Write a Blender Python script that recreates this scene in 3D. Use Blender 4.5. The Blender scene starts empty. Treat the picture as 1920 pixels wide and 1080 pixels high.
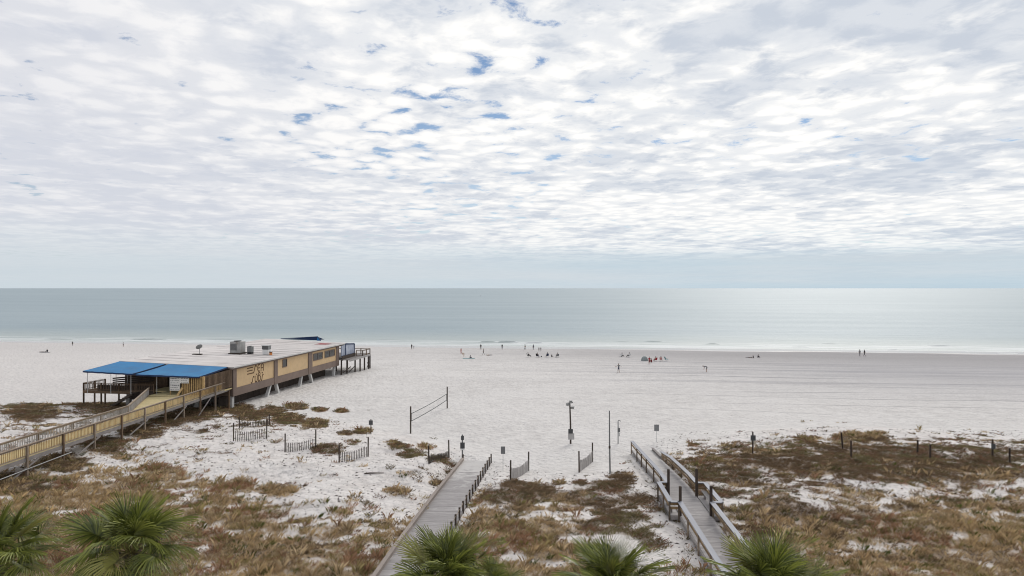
import bpy, bmesh, math, random
import numpy as np
from mathutils import Vector, Matrix, Euler

# ------------------------------------------------------------------ camera, sky, sun, exposure
sc = bpy.context.scene
COL = sc.collection
F = 1280.0          # focal length in pixels of the 1920 wide photograph (24 mm on 36 mm)
H = 17.0            # camera height above the upper beach
TH = math.radians(7.5)          # the shore's normal lies 7.5 degrees right of the view axis
ST, CT = math.sin(TH), math.cos(TH)

cam_d = bpy.data.cameras.new('camera')
cam_d.lens = 24.0; cam_d.sensor_width = 36.0
cam_d.clip_start = 0.1; cam_d.clip_end = 120000
cam = bpy.data.objects.new('camera', cam_d); COL.objects.link(cam)
cam.location = (0, 0, H); cam.rotation_euler = (math.radians(90), 0, 0)
sc.camera = cam

SUN_AZ, SUN_EL = math.radians(25), math.radians(33)      # ahead and to the right, above the frame
sun_dir = Vector((math.sin(SUN_AZ)*math.cos(SUN_EL), math.cos(SUN_AZ)*math.cos(SUN_EL), math.sin(SUN_EL)))

def build_world():
    w = bpy.data.worlds.new('World'); sc.world = w; w.use_nodes = True
    nt = w.node_tree; N = nt.nodes; L = nt.links; N.clear()
    def node(t, **k):
        n = N.new(t)
        for a, b in k.items(): setattr(n, a, b)
        return n
    def put(inp, v):
        if isinstance(v, bpy.types.NodeSocket): L.new(v, inp)
        else: inp.default_value = v
    def M(op, a, b=None, c=None, clamp=False):
        n = node('ShaderNodeMath', operation=op); n.use_clamp = clamp
        put(n.inputs[0], a)
        if b is not None: put(n.inputs[1], b)
        if c is not None: put(n.inputs[2], c)
        return n.outputs[0]
    def VM(op, a, b=None, scale=None):
        n = node('ShaderNodeVectorMath', operation=op); put(n.inputs[0], a)
        if b is not None: put(n.inputs[1], b)
        if scale is not None: put(n.inputs['Scale'], scale)
        return n
    def ramp(x, a, b, lo=0.0, hi=1.0):
        n = node('ShaderNodeMapRange', interpolation_type='SMOOTHSTEP')
        put(n.inputs[0], x); put(n.inputs[1], a); put(n.inputs[2], b); put(n.inputs[3], lo); put(n.inputs[4], hi)
        return n.outputs[0]
    def mix(f, a, b):
        n = node('ShaderNodeMix', data_type='RGBA'); put(n.inputs[0], f); put(n.inputs[6], a); put(n.inputs[7], b)
        return n.outputs[2]
    def noise(v, scale, detail, rough=0.5, dist=0.0):
        n = node('ShaderNodeTexNoise', noise_dimensions='2D'); L.new(v, n.inputs['Vector'])
        n.inputs['Scale'].default_value = scale; n.inputs['Detail'].default_value = detail
        n.inputs['Roughness'].default_value = rough; n.inputs['Distortion'].default_value = dist
        return n
    sky = node('ShaderNodeTexSky', sky_type='NISHITA'); sky.sun_disc = False
    sky.sun_elevation = SUN_EL; sky.sun_rotation = SUN_AZ; sky.altitude = 10; sky.air_density = 1.0; sky.dust_density = 0.0; sky.ozone_density = 4.0
    tc = node('ShaderNodeTexCoord'); d = tc.outputs['Generated']
    sep = node('ShaderNodeSeparateXYZ'); L.new(d, sep.inputs[0])
    z = M('MAXIMUM', sep.outputs[2], 0.0)
    zc = M('ADD', z, 0.05)
    cx = M('DIVIDE', sep.outputs[0], zc); cy = M('DIVIDE', sep.outputs[1], zc)
    cmb = node('ShaderNodeCombineXYZ'); L.new(cx, cmb.inputs[0]); L.new(cy, cmb.inputs[1])
    mp = node('ShaderNodeMapping'); L.new(cmb.outputs[0], mp.inputs[0])
    mp.inputs['Location'].default_value = (CLOUD_OFF[0], CLOUD_OFF[1], 0.0)
    mp.inputs['Rotation'].default_value = (0, 0, math.radians(-20))
    mp.inputs['Scale'].default_value = (1.25, 1.22, 1)
    P = mp.outputs[0]
    wn = noise(P, 2.6, 2)
    off = VM('SCALE', VM('SUBTRACT', wn.outputs['Color'], (0.5, 0.5, 0.5)).outputs[0], scale=0.16)
    P2 = VM('ADD', P, off.outputs[0]).outputs[0]
    n1 = noise(P, 0.34, 1).outputs[0]
    n2 = noise(P2, 3.8, 6, 0.66).outputs[0]
    vor = node('ShaderNodeTexVoronoi', feature='SMOOTH_F1', voronoi_dimensions='2D'); L.new(P2, vor.inputs['Vector'])
    vor.inputs['Scale'].default_value = 5.0; vor.inputs['Smoothness'].default_value = 0.5
    cell = M('SUBTRACT', 0.62, vor.outputs['Distance'])
    # cover: puffs of the altocumulus field, thin in the joints between cells
    dens = M('ADD', M('ADD', M('MULTIPLY', n1, 0.50), M('MULTIPLY', n2, 0.95)), M('MULTIPLY', cell, 0.42))
    mask = ramp(dens, 0.43, 0.62)
    # thick parts of the layer are greyer, the thin rims bright
    P3 = VM('ADD', P2, (7.3, 2.1, 3.7)).outputs[0]
    n4 = noise(P3, 2.1, 5, 0.60).outputs[0]
    n5 = noise(P3, 0.40, 1, 0.5).outputs[0]
    thick = M('ADD', M('ADD', M('MULTIPLY', n4, 0.62), M('MULTIPLY', n5, 0.40)), M('MULTIPLY', n2, 0.16))
    g = ramp(thick, 0.52, 0.72)
    puff = ramp(M('ADD', M('MULTIPLY', cell, 0.78), M('MULTIPLY', n2, 1.0)), 0.46, 0.86)
    sd = VM('DOT_PRODUCT', d, tuple(sun_dir)).outputs['Value']
    glow = ramp(sd, 0.50, 0.95)
    bright = mix(glow, (0.85, 0.85, 0.875, 1), (1.09, 1.07, 1.035, 1))
    grey = mix(glow, (0.665, 0.69, 0.76, 1), (0.60, 0.65, 0.73, 1))
    ccol = mix(g, bright, grey)
    dim = mix(glow, (0.69, 0.71, 0.77, 1), (0.76, 0.79, 0.835, 1))
    ccol = mix(M('MULTIPLY', M('SUBTRACT', 1.0, puff), ramp(z, 0.06, 0.22, 0.50, 0.74)), ccol, dim)
    ccol10 = VM('SCALE', ccol, scale=10.0).outputs[0]
    skyc = mix(0.08, VM('SCALE', sky.outputs[0], scale=0.80).outputs[0], (7.5, 7.7, 8.2, 1))
    thin = ramp(z, 0.08, 0.28, 0.6, 1.0)                  # veil over the lower gaps
    m2 = M('SUBTRACT', 1.0, M('MULTIPLY', M('SUBTRACT', 1.0, mask), thin))
    col = mix(m2, skyc, ccol10)
    # the air thickens towards the horizon
    hz = M('MULTIPLY', M('POWER', 2.718, M('MULTIPLY', z, -24.0)), 0.97)
    sx = ramp(sep.outputs[0], -0.5, 0.35)
    hz2 = ramp(z, M('SUBTRACT', 0.115, M('MULTIPLY', sx, 0.048)), M('ADD', 0.015, M('MULTIPLY', sx, 0.020)))
    hz = M('MAXIMUM', hz, M('MULTIPLY', hz2, 0.93))
    hcol = mix(ramp(sep.outputs[0], -0.5, 0.5), (6.0, 6.75, 7.25, 1), (5.15, 6.4, 7.25, 1))
    hst = node('ShaderNodeMapping'); L.new(d, hst.inputs[0]); hst.inputs['Scale'].default_value = (1.5, 1.5, 40)
    hn = node('ShaderNodeTexNoise'); L.new(hst.outputs[0], hn.inputs['Vector']); hn.inputs['Scale'].default_value = 1.0; hn.inputs['Detail'].default_value = 3
    hcol = mix(ramp(hn.outputs[0], 0.42, 0.75, 0.0, 0.7), hcol, (6.45, 6.95, 7.35, 1))
    col = mix(hz, col, hcol)
    bg = node('ShaderNodeBackground'); L.new(col, bg.inputs[0]); bg.inputs[1].default_value = 0.1
    out = node('ShaderNodeOutputWorld'); L.new(bg.outputs[0], out.inputs[0])
CLOUD_OFF = (0.0, 0.0)
build_world()

sl = bpy.data.lights.new('sun', 'SUN'); sl.energy = 1.5; sl.angle = math.radians(22); sl.color = (1.0, 0.955, 0.89)
so = bpy.data.objects.new('sun', sl); COL.objects.link(so)
so.rotation_euler = (-sun_dir).to_track_quat('-Z', 'Y').to_euler(); so.location = (60, 60, 60)

vs = sc.view_settings
sc.display_settings.display_device = 'sRGB'
vs.view_transform = 'Standard'; vs.look = 'None'; vs.exposure = 0.0; vs.gamma = 1.0; vs.use_curve_mapping = False
sc.cycles.use_denoising = True; sc.cycles.filter_width = 1.05
sc.cycles.max_bounces = 6; sc.cycles.diffuse_bounces = 3; sc.cycles.glossy_bounces = 3
sc.cycles.transparent_max_bounces = 8; sc.cycles.transmission_bounces = 3
sc.cycles.caustics_reflective = False; sc.cycles.caustics_refractive = False

# ------------------------------------------------------------------ helpers
rng = np.random.default_rng(7)
random.seed(7)

def _h(ix, iy, seed):
    ix = ix.astype(np.int64); iy = iy.astype(np.int64)
    n = (ix*374761393 + iy*668265263 + seed*974634541) & 0xffffffff
    n = ((n ^ (n >> 13))*1274126177) & 0xffffffff
    n = n ^ (n >> 16)
    return (n & 0xffff)/65535.0
def vnoise(x, y, seed=0):
    x = np.asarray(x, float); y = np.asarray(y, float)
    x0 = np.floor(x); y0 = np.floor(y); fx = x-x0; fy = y-y0
    fx = fx*fx*(3-2*fx); fy = fy*fy*(3-2*fy)
    a = _h(x0, y0, seed); b = _h(x0+1, y0, seed); c = _h(x0, y0+1, seed); d = _h(x0+1, y0+1, seed)
    return (a*(1-fx)+b*fx)*(1-fy) + (c*(1-fx)+d*fx)*fy
def fbm(x, y, seed=0, oct=4, gain=0.5):
    s = 0; a = 1; t = 0
    for k in range(oct):
        s = s + a*vnoise(np.asarray(x)*2**k+17.3*k, np.asarray(y)*2**k+5.1*k, seed+k); t += a; a *= gain
    return s/t
def sstep(a, b, x):
    t = np.clip((np.asarray(x, float)-a)/(b-a), 0, 1); return t*t*(3-2*t)

# ---- terrain: upper beach at z = 0, sea level at -1.5, dunes landward
SEA = -1.5
FX = np.array([-400, -75, -62, -50, -39, -30, -20, -12, -7, -2, 3, 8, 12, 16, 22, 30, 40, 50, 58, 75, 400.])
FY = np.array([96, 96, 98, 98, 96, 93, 88, 82, 76, 70, 67, 67, 70, 75, 79, 82, 83, 81, 78, 78, 78.])
# boardwalks: (left edge near, left edge far, width), deck height along Y
BW1 = (Vector((-7.35, 33.0)), Vector((-4.72, 66.0)), 2.78)
BW2 = (Vector((10.55, 31.0)), Vector((12.35, 70.5)), 2.12)
def deck1(Y): return np.interp(Y, [30, 40, 50, 58, 63, 66, 80], [1.95, 1.75, 1.30, 0.85, 0.52, 0.34, 0.2])
def deck2(Y): return np.interp(Y, [30, 50, 53, 58, 63, 68, 71, 80], [1.78, 1.78, 1.70, 1.32, 0.88, 0.46, 0.28, 0.1])
def bw_u(bw, X, Y):
    """0 on the left edge of a boardwalk, 1 on its right edge"""
    a, b, w = bw; k = (np.asarray(Y)-a.y)/(b.y-a.y)
    return (np.asarray(X)-(a.x+(b.x-a.x)*k))/w
def ground_z(X, Y):
    X = np.asarray(X, float); Y = np.asarray(Y, float)
    s = X*ST + Y*CT; t = X*CT - Y*ST
    z = np.interp(s, [-500, 112, 165, 190, 203, 215, 235, 300, 500, 2000], [0, 0, -0.45, -0.85, -1.22, -1.5, -2.2, -4, -8, -12])
    z = z + 0.10*(fbm(X/14, Y/9, 3, 3)-0.5)*sstep(205, 170, s)
    z = z + 0.34*(fbm(t/24, s/7, 91, 3)-0.5)*sstep(182, 198, s)*sstep(218, 208, s)
    tc_, sc_ = (t-82), s-(197+0.25*(t-82)*0.4)
    z = z - 0.85*np.exp(-(tc_/15)**2-(sc_/3.2)**2)
    fy = np.interp(X, FX, FY) + 2.5*(fbm(X/6, X*0+3.3, 11, 2)-0.5)
    b = sstep(2.0, -17.0, Y-fy)
    hum = fbm(X/7.0, Y/5.0, 21, 3)-0.45
    small = fbm(X/1.6, Y/1.3, 31, 3)-0.5
    path = np.exp(-((X-(2.5-0.02*(Y-60)))/4.0)**2)*sstep(48, 58, Y)
    z = z + b*(1.35 + 1.1*hum*(1-0.6*path) + 0.30*small*(1-0.7*path)) - 0.35*b*path
    # crest along the right-hand dune and mound by the deck
    z = z + 0.75*np.exp(-((X-38)/13)**2-((Y-77)/4.0)**2)
    z = z + 0.7*np.exp(-((X+58)/9)**2-((Y-92)/4.0)**2)
    # footprints and drift on the dry beach
    z = z + 0.05*(fbm(X/0.75, Y/0.75, 41, 2)-0.5)*sstep(150, 110, s)
    for bw, dk, gap in ((BW1, deck1, 0.16), (BW2, deck2, 0.40)):
        u = bw_u(bw, X, Y); w = sstep(0.5+0.42, 0.5+0.16, np.abs(u-0.5)*0.92)*sstep(bw[1].y+3, bw[1].y-0.5, Y)
        z = z*(1-w) + np.minimum(z, dk(Y)-gap)*w
        if bw is BW1:   # the low boardwalk lies in the sand: the ground comes up to it
            w2 = sstep(1.6, 0.7, np.abs(u-0.5))*0.75*sstep(bw[1].y+4, bw[1].y, Y)
            z = z*(1-w2) + w2*np.where(w > 0.5, z, np.minimum(z, dk(Y)+0.06))
    return z
def gz(x, y): return float(ground_z(np.array([x]), np.array([y]))[0])
def at(px, py):
    """ground point seen at a pixel of the 1920x1080 photograph"""
    Y = np.linspace(28, 260, 6000); X = (px-960)/F*Y; Z = H-(py-540)/F*Y
    g = ground_z(X, Y); k = np.argmax(Z <= g)
    if Z[k] > g[k]: k = len(Y)-1
    return Vector((float(X[k]), float(Y[k]), float(g[k])))
def atd(px, py, Y): return Vector(((px-960)/F*Y, Y, H-(py-540)/F*Y))

# ---- mesh builder
class MB:
    def __init__(s): s.v = []; s.f = []; s.m = []
    def add(s, vs, fs, mi=0):
        o = len(s.v); s.v += [tuple(v) for v in vs]
        for f in fs: s.f.append(tuple(i+o for i in f)); s.m.append(mi)
        return s
    def box(s, c, d, rz=0.0, mi=0):
        x, y, z = d[0]/2, d[1]/2, d[2]/2
        R = Matrix.Rotation(rz, 3, 'Z'); c = Vector(c)
        vs = [c + R @ Vector((sx*x, sy*y, sz*z)) for sz in (-1, 1) for sy in (-1, 1) for sx in (-1, 1)]
        return s.add(vs, [(0,2,3,1),(4,5,7,6),(0,1,5,4),(2,6,7,3),(0,4,6,2),(1,3,7,5)], mi)
    def beam(s, a, b, w, h, up=(0,0,1), mi=0):
        a = Vector(a); b = Vector(b); d = (b-a).normalized(); u = Vector(up)
        if abs(d.dot(u)) > 0.98: u = Vector((0,1,0))
        r = d.cross(u).normalized(); u = r.cross(d).normalized()
        vs = []
        for p in (a, b):
            for q in ((-1,-1),(1,-1),(1,1),(-1,1)): vs.append(p + r*(q[0]*w/2) + u*(q[1]*h/2))
        return s.add(vs, [(3,2,1,0),(4,5,6,7),(0,1,5,4),(1,2,6,5),(2,3,7,6),(3,0,4,7)], mi)
    def tube(s, pts, rad, n=8, mi=0):
        pts = [Vector(p) for p in pts]
        if not hasattr(rad, '__len__'): rad = [rad]*len(pts)
        vs = []; fs = []
        for i, p in enumerate(pts):
            d = (pts[min(i+1, len(pts)-1)]-pts[max(i-1, 0)]).normalized()
            u = Vector((0,0,1)) if abs(d.z) < 0.9 else Vector((0,1,0))
            r = d.cross(u).normalized(); u = r.cross(d)
            for k in range(n):
                a = 2*math.pi*k/n; vs.append(p + (r*math.cos(a)+u*math.sin(a))*rad[i])
        for i in range(len(pts)-1):
            for k in range(n):
                a = i*n+k; b = i*n+(k+1)%n; fs.append((a, b, b+n, a+n))
        fs.append(tuple(reversed(range(n)))); fs.append(tuple(range((len(pts)-1)*n, len(pts)*n)))
        return s.add(vs, fs, mi)
    def quadgrid(s, fn, nu, nv, mi=0):
        vs = [fn(i/nu, j/nv) for j in range(nv+1) for i in range(nu+1)]
        fs = [(j*(nu+1)+i, j*(nu+1)+i+1, (j+1)*(nu+1)+i+1, (j+1)*(nu+1)+i) for j in range(nv) for i in range(nu)]
        return s.add(vs, fs, mi)
    def mesh(s, name, mats=(), smooth=False):
        me = bpy.data.meshes.new(name); me.from_pydata(s.v, [], s.f)
        for m in mats: me.materials.append(m)
        if len(mats) > 1: me.polygons.foreach_set('material_index', s.m)
        if smooth: me.polygons.foreach_set('use_smooth', [True]*len(s.f))
        me.update(); return me

def link(name, data, parent=None, loc=None, rot=None):
    o = bpy.data.objects.new(name, data); COL.objects.link(o)
    if parent is not None: o.parent = parent
    if loc is not None: o.location = loc
    if rot is not None: o.rotation_euler = rot
    return o
def part(name, mb, mat, parent=None, smooth=False, label=None):
    mats = mat if isinstance(mat, (list, tuple)) else (mat,)
    o = link(name, mb.mesh(name, mats, smooth), parent)
    if label: o['label'] = label
    return o
def tag(o, label, cat, group=None):
    o['label'] = label; o['category'] = cat
    if group: o['group'] = group
    return o
def thing(name, label, cat, loc=(0,0,0), rz=0.0, group=None):
    o = link(name, None, None, loc, (0, 0, rz)); o.empty_display_size = 0.3
    return tag(o, label, cat, group)
def bevel(o, w=0.01, seg=1):
    m = o.modifiers.new('bevel', 'BEVEL'); m.width = w; m.segments = seg; m.limit_method = 'ANGLE'
    return o

# ---- materials
def new_mat(name):
    m = bpy.data.materials.new(name); m.use_nodes = True
    nt = m.node_tree; nt.nodes.clear()
    o = nt.nodes.new('ShaderNodeOutputMaterial'); p = nt.nodes.new('ShaderNodeBsdfPrincipled')
    nt.links.new(p.outputs[0], o.inputs[0]); return m, nt, p
class G:
    """small wrapper to write node graphs"""
    def __init__(s, nt): s.nt = nt; s.N = nt.nodes; s.L = nt.links
    def put(s, i, v):
        if isinstance(v, bpy.types.NodeSocket): s.L.new(v, i)
        else: i.default_value = v
    def n(s, t, **k):
        x = s.N.new(t)
        for a, b in k.items(): setattr(x, a, b)
        return x
    def M(s, op, a, b=None, clamp=False):
        x = s.n('ShaderNodeMath', operation=op); x.use_clamp = clamp; s.put(x.inputs[0], a)
        if b is not None: s.put(x.inputs[1], b)
        return x.outputs[0]
    def ramp(s, x, a, b, lo=0.0, hi=1.0):
        n = s.n('ShaderNodeMapRange', interpolation_type='SMOOTHSTEP')
        for i, v in enumerate((x, a, b, lo, hi)): s.put(n.inputs[i], v)
        return n.outputs[0]
    def mix(s, f, a, b, mode='MIX'):
        n = s.n('ShaderNodeMix', data_type='RGBA', blend_type=mode); s.put(n.inputs[0], f); s.put(n.inputs[6], a); s.put(n.inputs[7], b)
        return n.outputs[2]
    def noise(s, v, scale, detail=4, rough=0.5, dist=0.0):
        n = s.n('ShaderNodeTexNoise')
        if v is not None: s.L.new(v, n.inputs['Vector'])
        n.inputs['Scale'].default_value = scale; n.inputs['Detail'].default_value = detail
        n.inputs['Roughness'].default_value = rough; n.inputs['Distortion'].default_value = dist
        return n.outputs[0]
    def mapping(s, v, loc=(0,0,0), rot=(0,0,0), sc=(1,1,1)):
        n = s.n('ShaderNodeMapping'); s.L.new(v, n.inputs[0])
        n.inputs['Location'].default_value = loc; n.inputs['Rotation'].default_value = rot; n.inputs['Scale'].default_value = sc
        return n.outputs[0]
    def bump(s, h, strength, dist, normal=None):
        n = s.n('ShaderNodeBump'); n.inputs['Strength'].default_value = strength; n.inputs['Distance'].default_value = dist
        s.L.new(h, n.inputs['Height'])
        if normal is not None: s.L.new(normal, n.inputs['Normal'])
        return n.outputs[0]
def c4(c): return (c[0], c[1], c[2], 1.0)
MATS = {}
def plain(name, col, rough=0.7, var=0.12, scale=3.0, stretch=(1,1,1), bump=0.0, metal=0.0, stain=None, spec=0.3, per_obj=0.10):
    """procedural surface: colour with grain and uneven wear, a little different on each object"""
    if name in MATS: return MATS[name]
    m, nt, p = new_mat(name); g = G(nt)
    tc = g.n('ShaderNodeTexCoord'); v = g.mapping(tc.outputs['Object'], sc=stretch)
    oi = g.n('ShaderNodeObjectInfo')
    off = g.n('ShaderNodeVectorMath', operation='ADD'); g.put(off.inputs[0], v)
    cm = g.n('ShaderNodeCombineXYZ'); rr = g.M('MULTIPLY', oi.outputs['Random'], 37.0)
    g.put(cm.inputs[0], rr); g.put(cm.inputs[1], rr); g.put(off.inputs[1], cm.outputs[0]); v = off.outputs[0]
    a = g.noise(v, scale, 6, 0.6); b = g.noise(v, scale*0.22, 3, 0.5)
    f = g.ramp(g.M('ADD', g.M('MULTIPLY', a, 0.6), g.M('MULTIPLY', b, 0.4)), 0.3, 0.7)
    lo = tuple(max(0, x*(1-var*1.5)) for x in col); hi = tuple(min(1, x*(1+var)) for x in col)
    cc = g.mix(f, c4(lo), c4(hi))
    if stain is not None:
        cc = g.mix(g.ramp(g.noise(v, scale*0.5, 5, 0.65), 0.52, 0.72), cc, c4(stain))
    val = g.M('ADD', 1.0-per_obj, g.M('MULTIPLY', oi.outputs['Random'], 2*per_obj))
    hs = g.n('ShaderNodeHueSaturation'); g.put(hs.inputs['Color'], cc); g.put(hs.inputs['Value'], val)
    g.put(p.inputs['Base Color'], hs.outputs[0]); g.put(p.inputs['Roughness'], g.ramp(a, 0.2, 0.8, max(0.02, rough-0.1), min(1, rough+0.1)))
    p.inputs['Metallic'].default_value = metal; p.inputs['Specular IOR Level'].default_value = spec
    if bump > 0: g.put(p.inputs['Normal'], g.bump(a, bump, 0.02))
    MATS[name] = m; return m

# ------------------------------------------------------------------ the ground, one sheet to the horizon
def axis(segs):
    out = []
    for a, b, st in segs: out += list(np.arange(a, b, st))
    out.append(segs[-1][1]); return np.array(out)
def grid_mesh(name, xs, ys, zf, mat, attrs=None):
    X, Y = np.meshgrid(xs, ys); Z = zf(X, Y)
    nx, ny = len(xs), len(ys)
    co = np.stack([X, Y, Z], -1).reshape(-1, 3)
    i = np.arange(nx-1)[None, :] + nx*np.arange(ny-1)[:, None]
    q = np.stack([i, i+1, i+1+nx, i+nx], -1).reshape(-1, 4)
    me = bpy.data.meshes.new(name)
    me.vertices.add(len(co)); me.vertices.foreach_set('co', co.ravel())
    me.loops.add(q.size); me.loops.foreach_set('vertex_index', q.ravel().astype(np.int32))
    me.polygons.add(len(q)); me.polygons.foreach_set('loop_start', np.arange(0, q.size, 4, dtype=np.int32))
    me.polygons.foreach_set('use_smooth', np.ones(len(q), dtype=bool))
    me.materials.append(mat); me.update(calc_edges=True); me.validate()
    return me
def sand_material():
    m, nt, p = new_mat('sand'); g = G(nt)
    geo = g.n('ShaderNodeNewGeometry'); pos = geo.outputs['Position']
    R = g.mapping(pos, rot=(0, 0, TH))           # x along the shore, y out to sea
    sp = g.n('ShaderNodeSeparateXYZ'); g.put(sp.inputs[0], R); t, s, zz = sp.outputs
    z0 = g.n('ShaderNodeSeparateXYZ'); g.put(z0.inputs[0], pos)
    fine = g.noise(pos, 2.2, 6, 0.65); med = g.noise(pos, 0.55, 5, 0.6); big = g.noise(pos, 0.07, 3, 0.5)
    dune = g.ramp(z0.outputs[2], 0.15, 0.9)
    base = g.mix(g.ramp(med, 0.3, 0.7), (0.565, 0.54, 0.518, 1), (0.675, 0.65, 0.622, 1))
    base = g.mix(g.ramp(big, 0.35, 0.65, 0.0, 0.5), base, (0.69, 0.665, 0.64, 1))
    dcol = g.mix(g.ramp(med, 0.3, 0.7), (0.60, 0.56, 0.53, 1), (0.72, 0.685, 0.655, 1))
    col = g.mix(dune, base, dcol)
    # raked and driven bands along the shore, damp sand towards the water
    st = g.mapping(R, sc=(0.007, 0.30, 1)); band = g.noise(st, 1.0, 5, 0.62)
    st2 = g.mapping(R, sc=(0.035, 1.3, 1)); band2 = g.noise(st2, 1.0, 4, 0.6)
    far = g.M('MULTIPLY', g.ramp(s, 96, 150), g.ramp(t, -45, 40, 0.15, 1.0))
    bb = g.M('MULTIPLY', far, g.ramp(g.M('ADD', g.M('MULTIPLY', band, 0.6), g.M('MULTIPLY', band2, 0.4)), 0.48, 0.60))
    col = g.mix(g.M('MULTIPLY', bb, 0.8), col, (0.30, 0.29, 0.305, 1))
    ws = g.M('ADD', s, g.M('MULTIPLY', g.noise(g.mapping(R, sc=(0.006, 0.03, 1)), 1.0, 3), 26.0))
    line = g.ramp(g.M('ABSOLUTE', g.M('SINE', g.M('MULTIPLY', ws, math.pi/6.2))), 0.20, 0.04)
    lam = g.M('MULTIPLY', g.M('MULTIPLY', g.ramp(s, 84, 112), g.ramp(t, -22, 30)), g.ramp(g.noise(g.mapping(R, sc=(0.02, 0.25, 1)), 1.0, 3), 0.36, 0.62))
    col = g.mix(g.M('MULTIPLY', g.M('MULTIPLY', line, lam), 0.85), col, (0.24, 0.23, 0.24, 1))
    grey = g.M('MULTIPLY', g.ramp(s, 92, 150), g.ramp(t, -20, 75))
    col = g.mix(g.M('MULTIPLY', grey, 0.72), col, (0.37, 0.36, 0.372, 1))
    lft = g.M('MULTIPLY', g.ramp(t, -45, -75), g.ramp(s, 80, 100)); col = g.mix(g.M('MULTIPLY', lft, 0.6), col, (0.64, 0.605, 0.58, 1))
    damp = g.M('MULTIPLY', g.ramp(g.M('ADD', s, g.M('MULTIPLY', g.noise(g.mapping(R, sc=(0.02, 0.1, 1)), 1.0, 3), 22)), 158, 200), g.ramp(t, -80, 60, 0.22, 1.0))
    col = g.mix(g.M('MULTIPLY', damp, 0.85), col, (0.33, 0.315, 0.315, 1))
    wet = g.ramp(g.M('ADD', s, g.M('MULTIPLY', g.noise(g.mapping(R, sc=(0.03, 0.15, 1)), 1.0, 3), 9)), 205, 213)
    col = g.mix(g.M('MULTIPLY', wet, 0.6), col, (0.33, 0.32, 0.305, 1))
    speck = g.noise(pos, 3.4, 3, 0.7)
    trod = g.noise(g.mapping(R, sc=(0.06, 0.11, 1)), 1.0, 4, 0.6)
    sparse = g.M('MULTIPLY', g.ramp(speck, 0.50, 0.66), g.M('MULTIPLY', g.ramp(s, 190, 120, 0.2, 0.7), g.ramp(trod, 0.35, 0.65, 0.25, 1.0)))
    col = g.mix(sparse, col, (0.34, 0.325, 0.32, 1))
    # thatch: dead leaf matter lying among the grass
    cv = g.n('ShaderNodeAttribute'); cv.attribute_name = 'cover'
    th = g.M('MULTIPLY', g.ramp(g.M('ADD', cv.outputs['Fac'], g.M('MULTIPLY', g.M('SUBTRACT', g.noise(pos, 1.9, 6, 0.7), 0.5), 1.1)), 0.22, 0.80), 0.85)
    tcol = g.mix(g.ramp(g.noise(pos, 5.0, 4, 0.7), 0.35, 0.65), (0.25, 0.178, 0.11, 1), (0.46, 0.35, 0.225, 1))
    dk = g.n('ShaderNodeAttribute'); dk.attribute_name = 'scrub'
    tcol = g.mix(g.ramp(dk.outputs['Fac'], 0.35, 0.75), tcol, (0.215, 0.155, 0.105, 1))
    col = g.mix(th, col, tcol)
    g.put(p.inputs['Base Color'], col)
    g.put(p.inputs['Roughness'], g.ramp(wet, 0, 1, 0.95, 0.22)); p.inputs['Specular IOR Level'].default_value = 0.25
    foot = g.n('ShaderNodeTexVoronoi', feature='SMOOTH_F1'); g.put(foot.inputs['Vector'], pos); foot.inputs['Scale'].default_value = 1.7
    hgt = g.M('ADD', g.M('MULTIPLY', fine, 0.5), g.M('MULTIPLY', foot.outputs['Distance'], 0.8))
    hgt = g.M('MULTIPLY', hgt, g.ramp(wet, 0, 1, 1.0, 0.03))
    g.put(p.inputs['Normal'], g.bump(hgt, 1.0, 0.26))
    return m
SAND = sand_material()
gx = axis([(-60000, -8000, 13000), (-8000, -600, 1850), (-600, -90, 30), (-90, -75, 3), (-75, 75, 0.27), (75, 90, 3), (90, 600, 30), (600, 8000, 1850), (8000, 60000, 13000)])
gy = axis([(-3000, -200, 560), (-200, 30, 11.5), (30, 104, 0.24), (104, 150, 0.8), (150, 240, 1.2), (240, 600, 36), (600, 3000, 600)])
ground = link('sand_beach', grid_mesh('sand_beach', gx, gy, ground_z, SAND)); ground['kind'] = 'structure'

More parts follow.
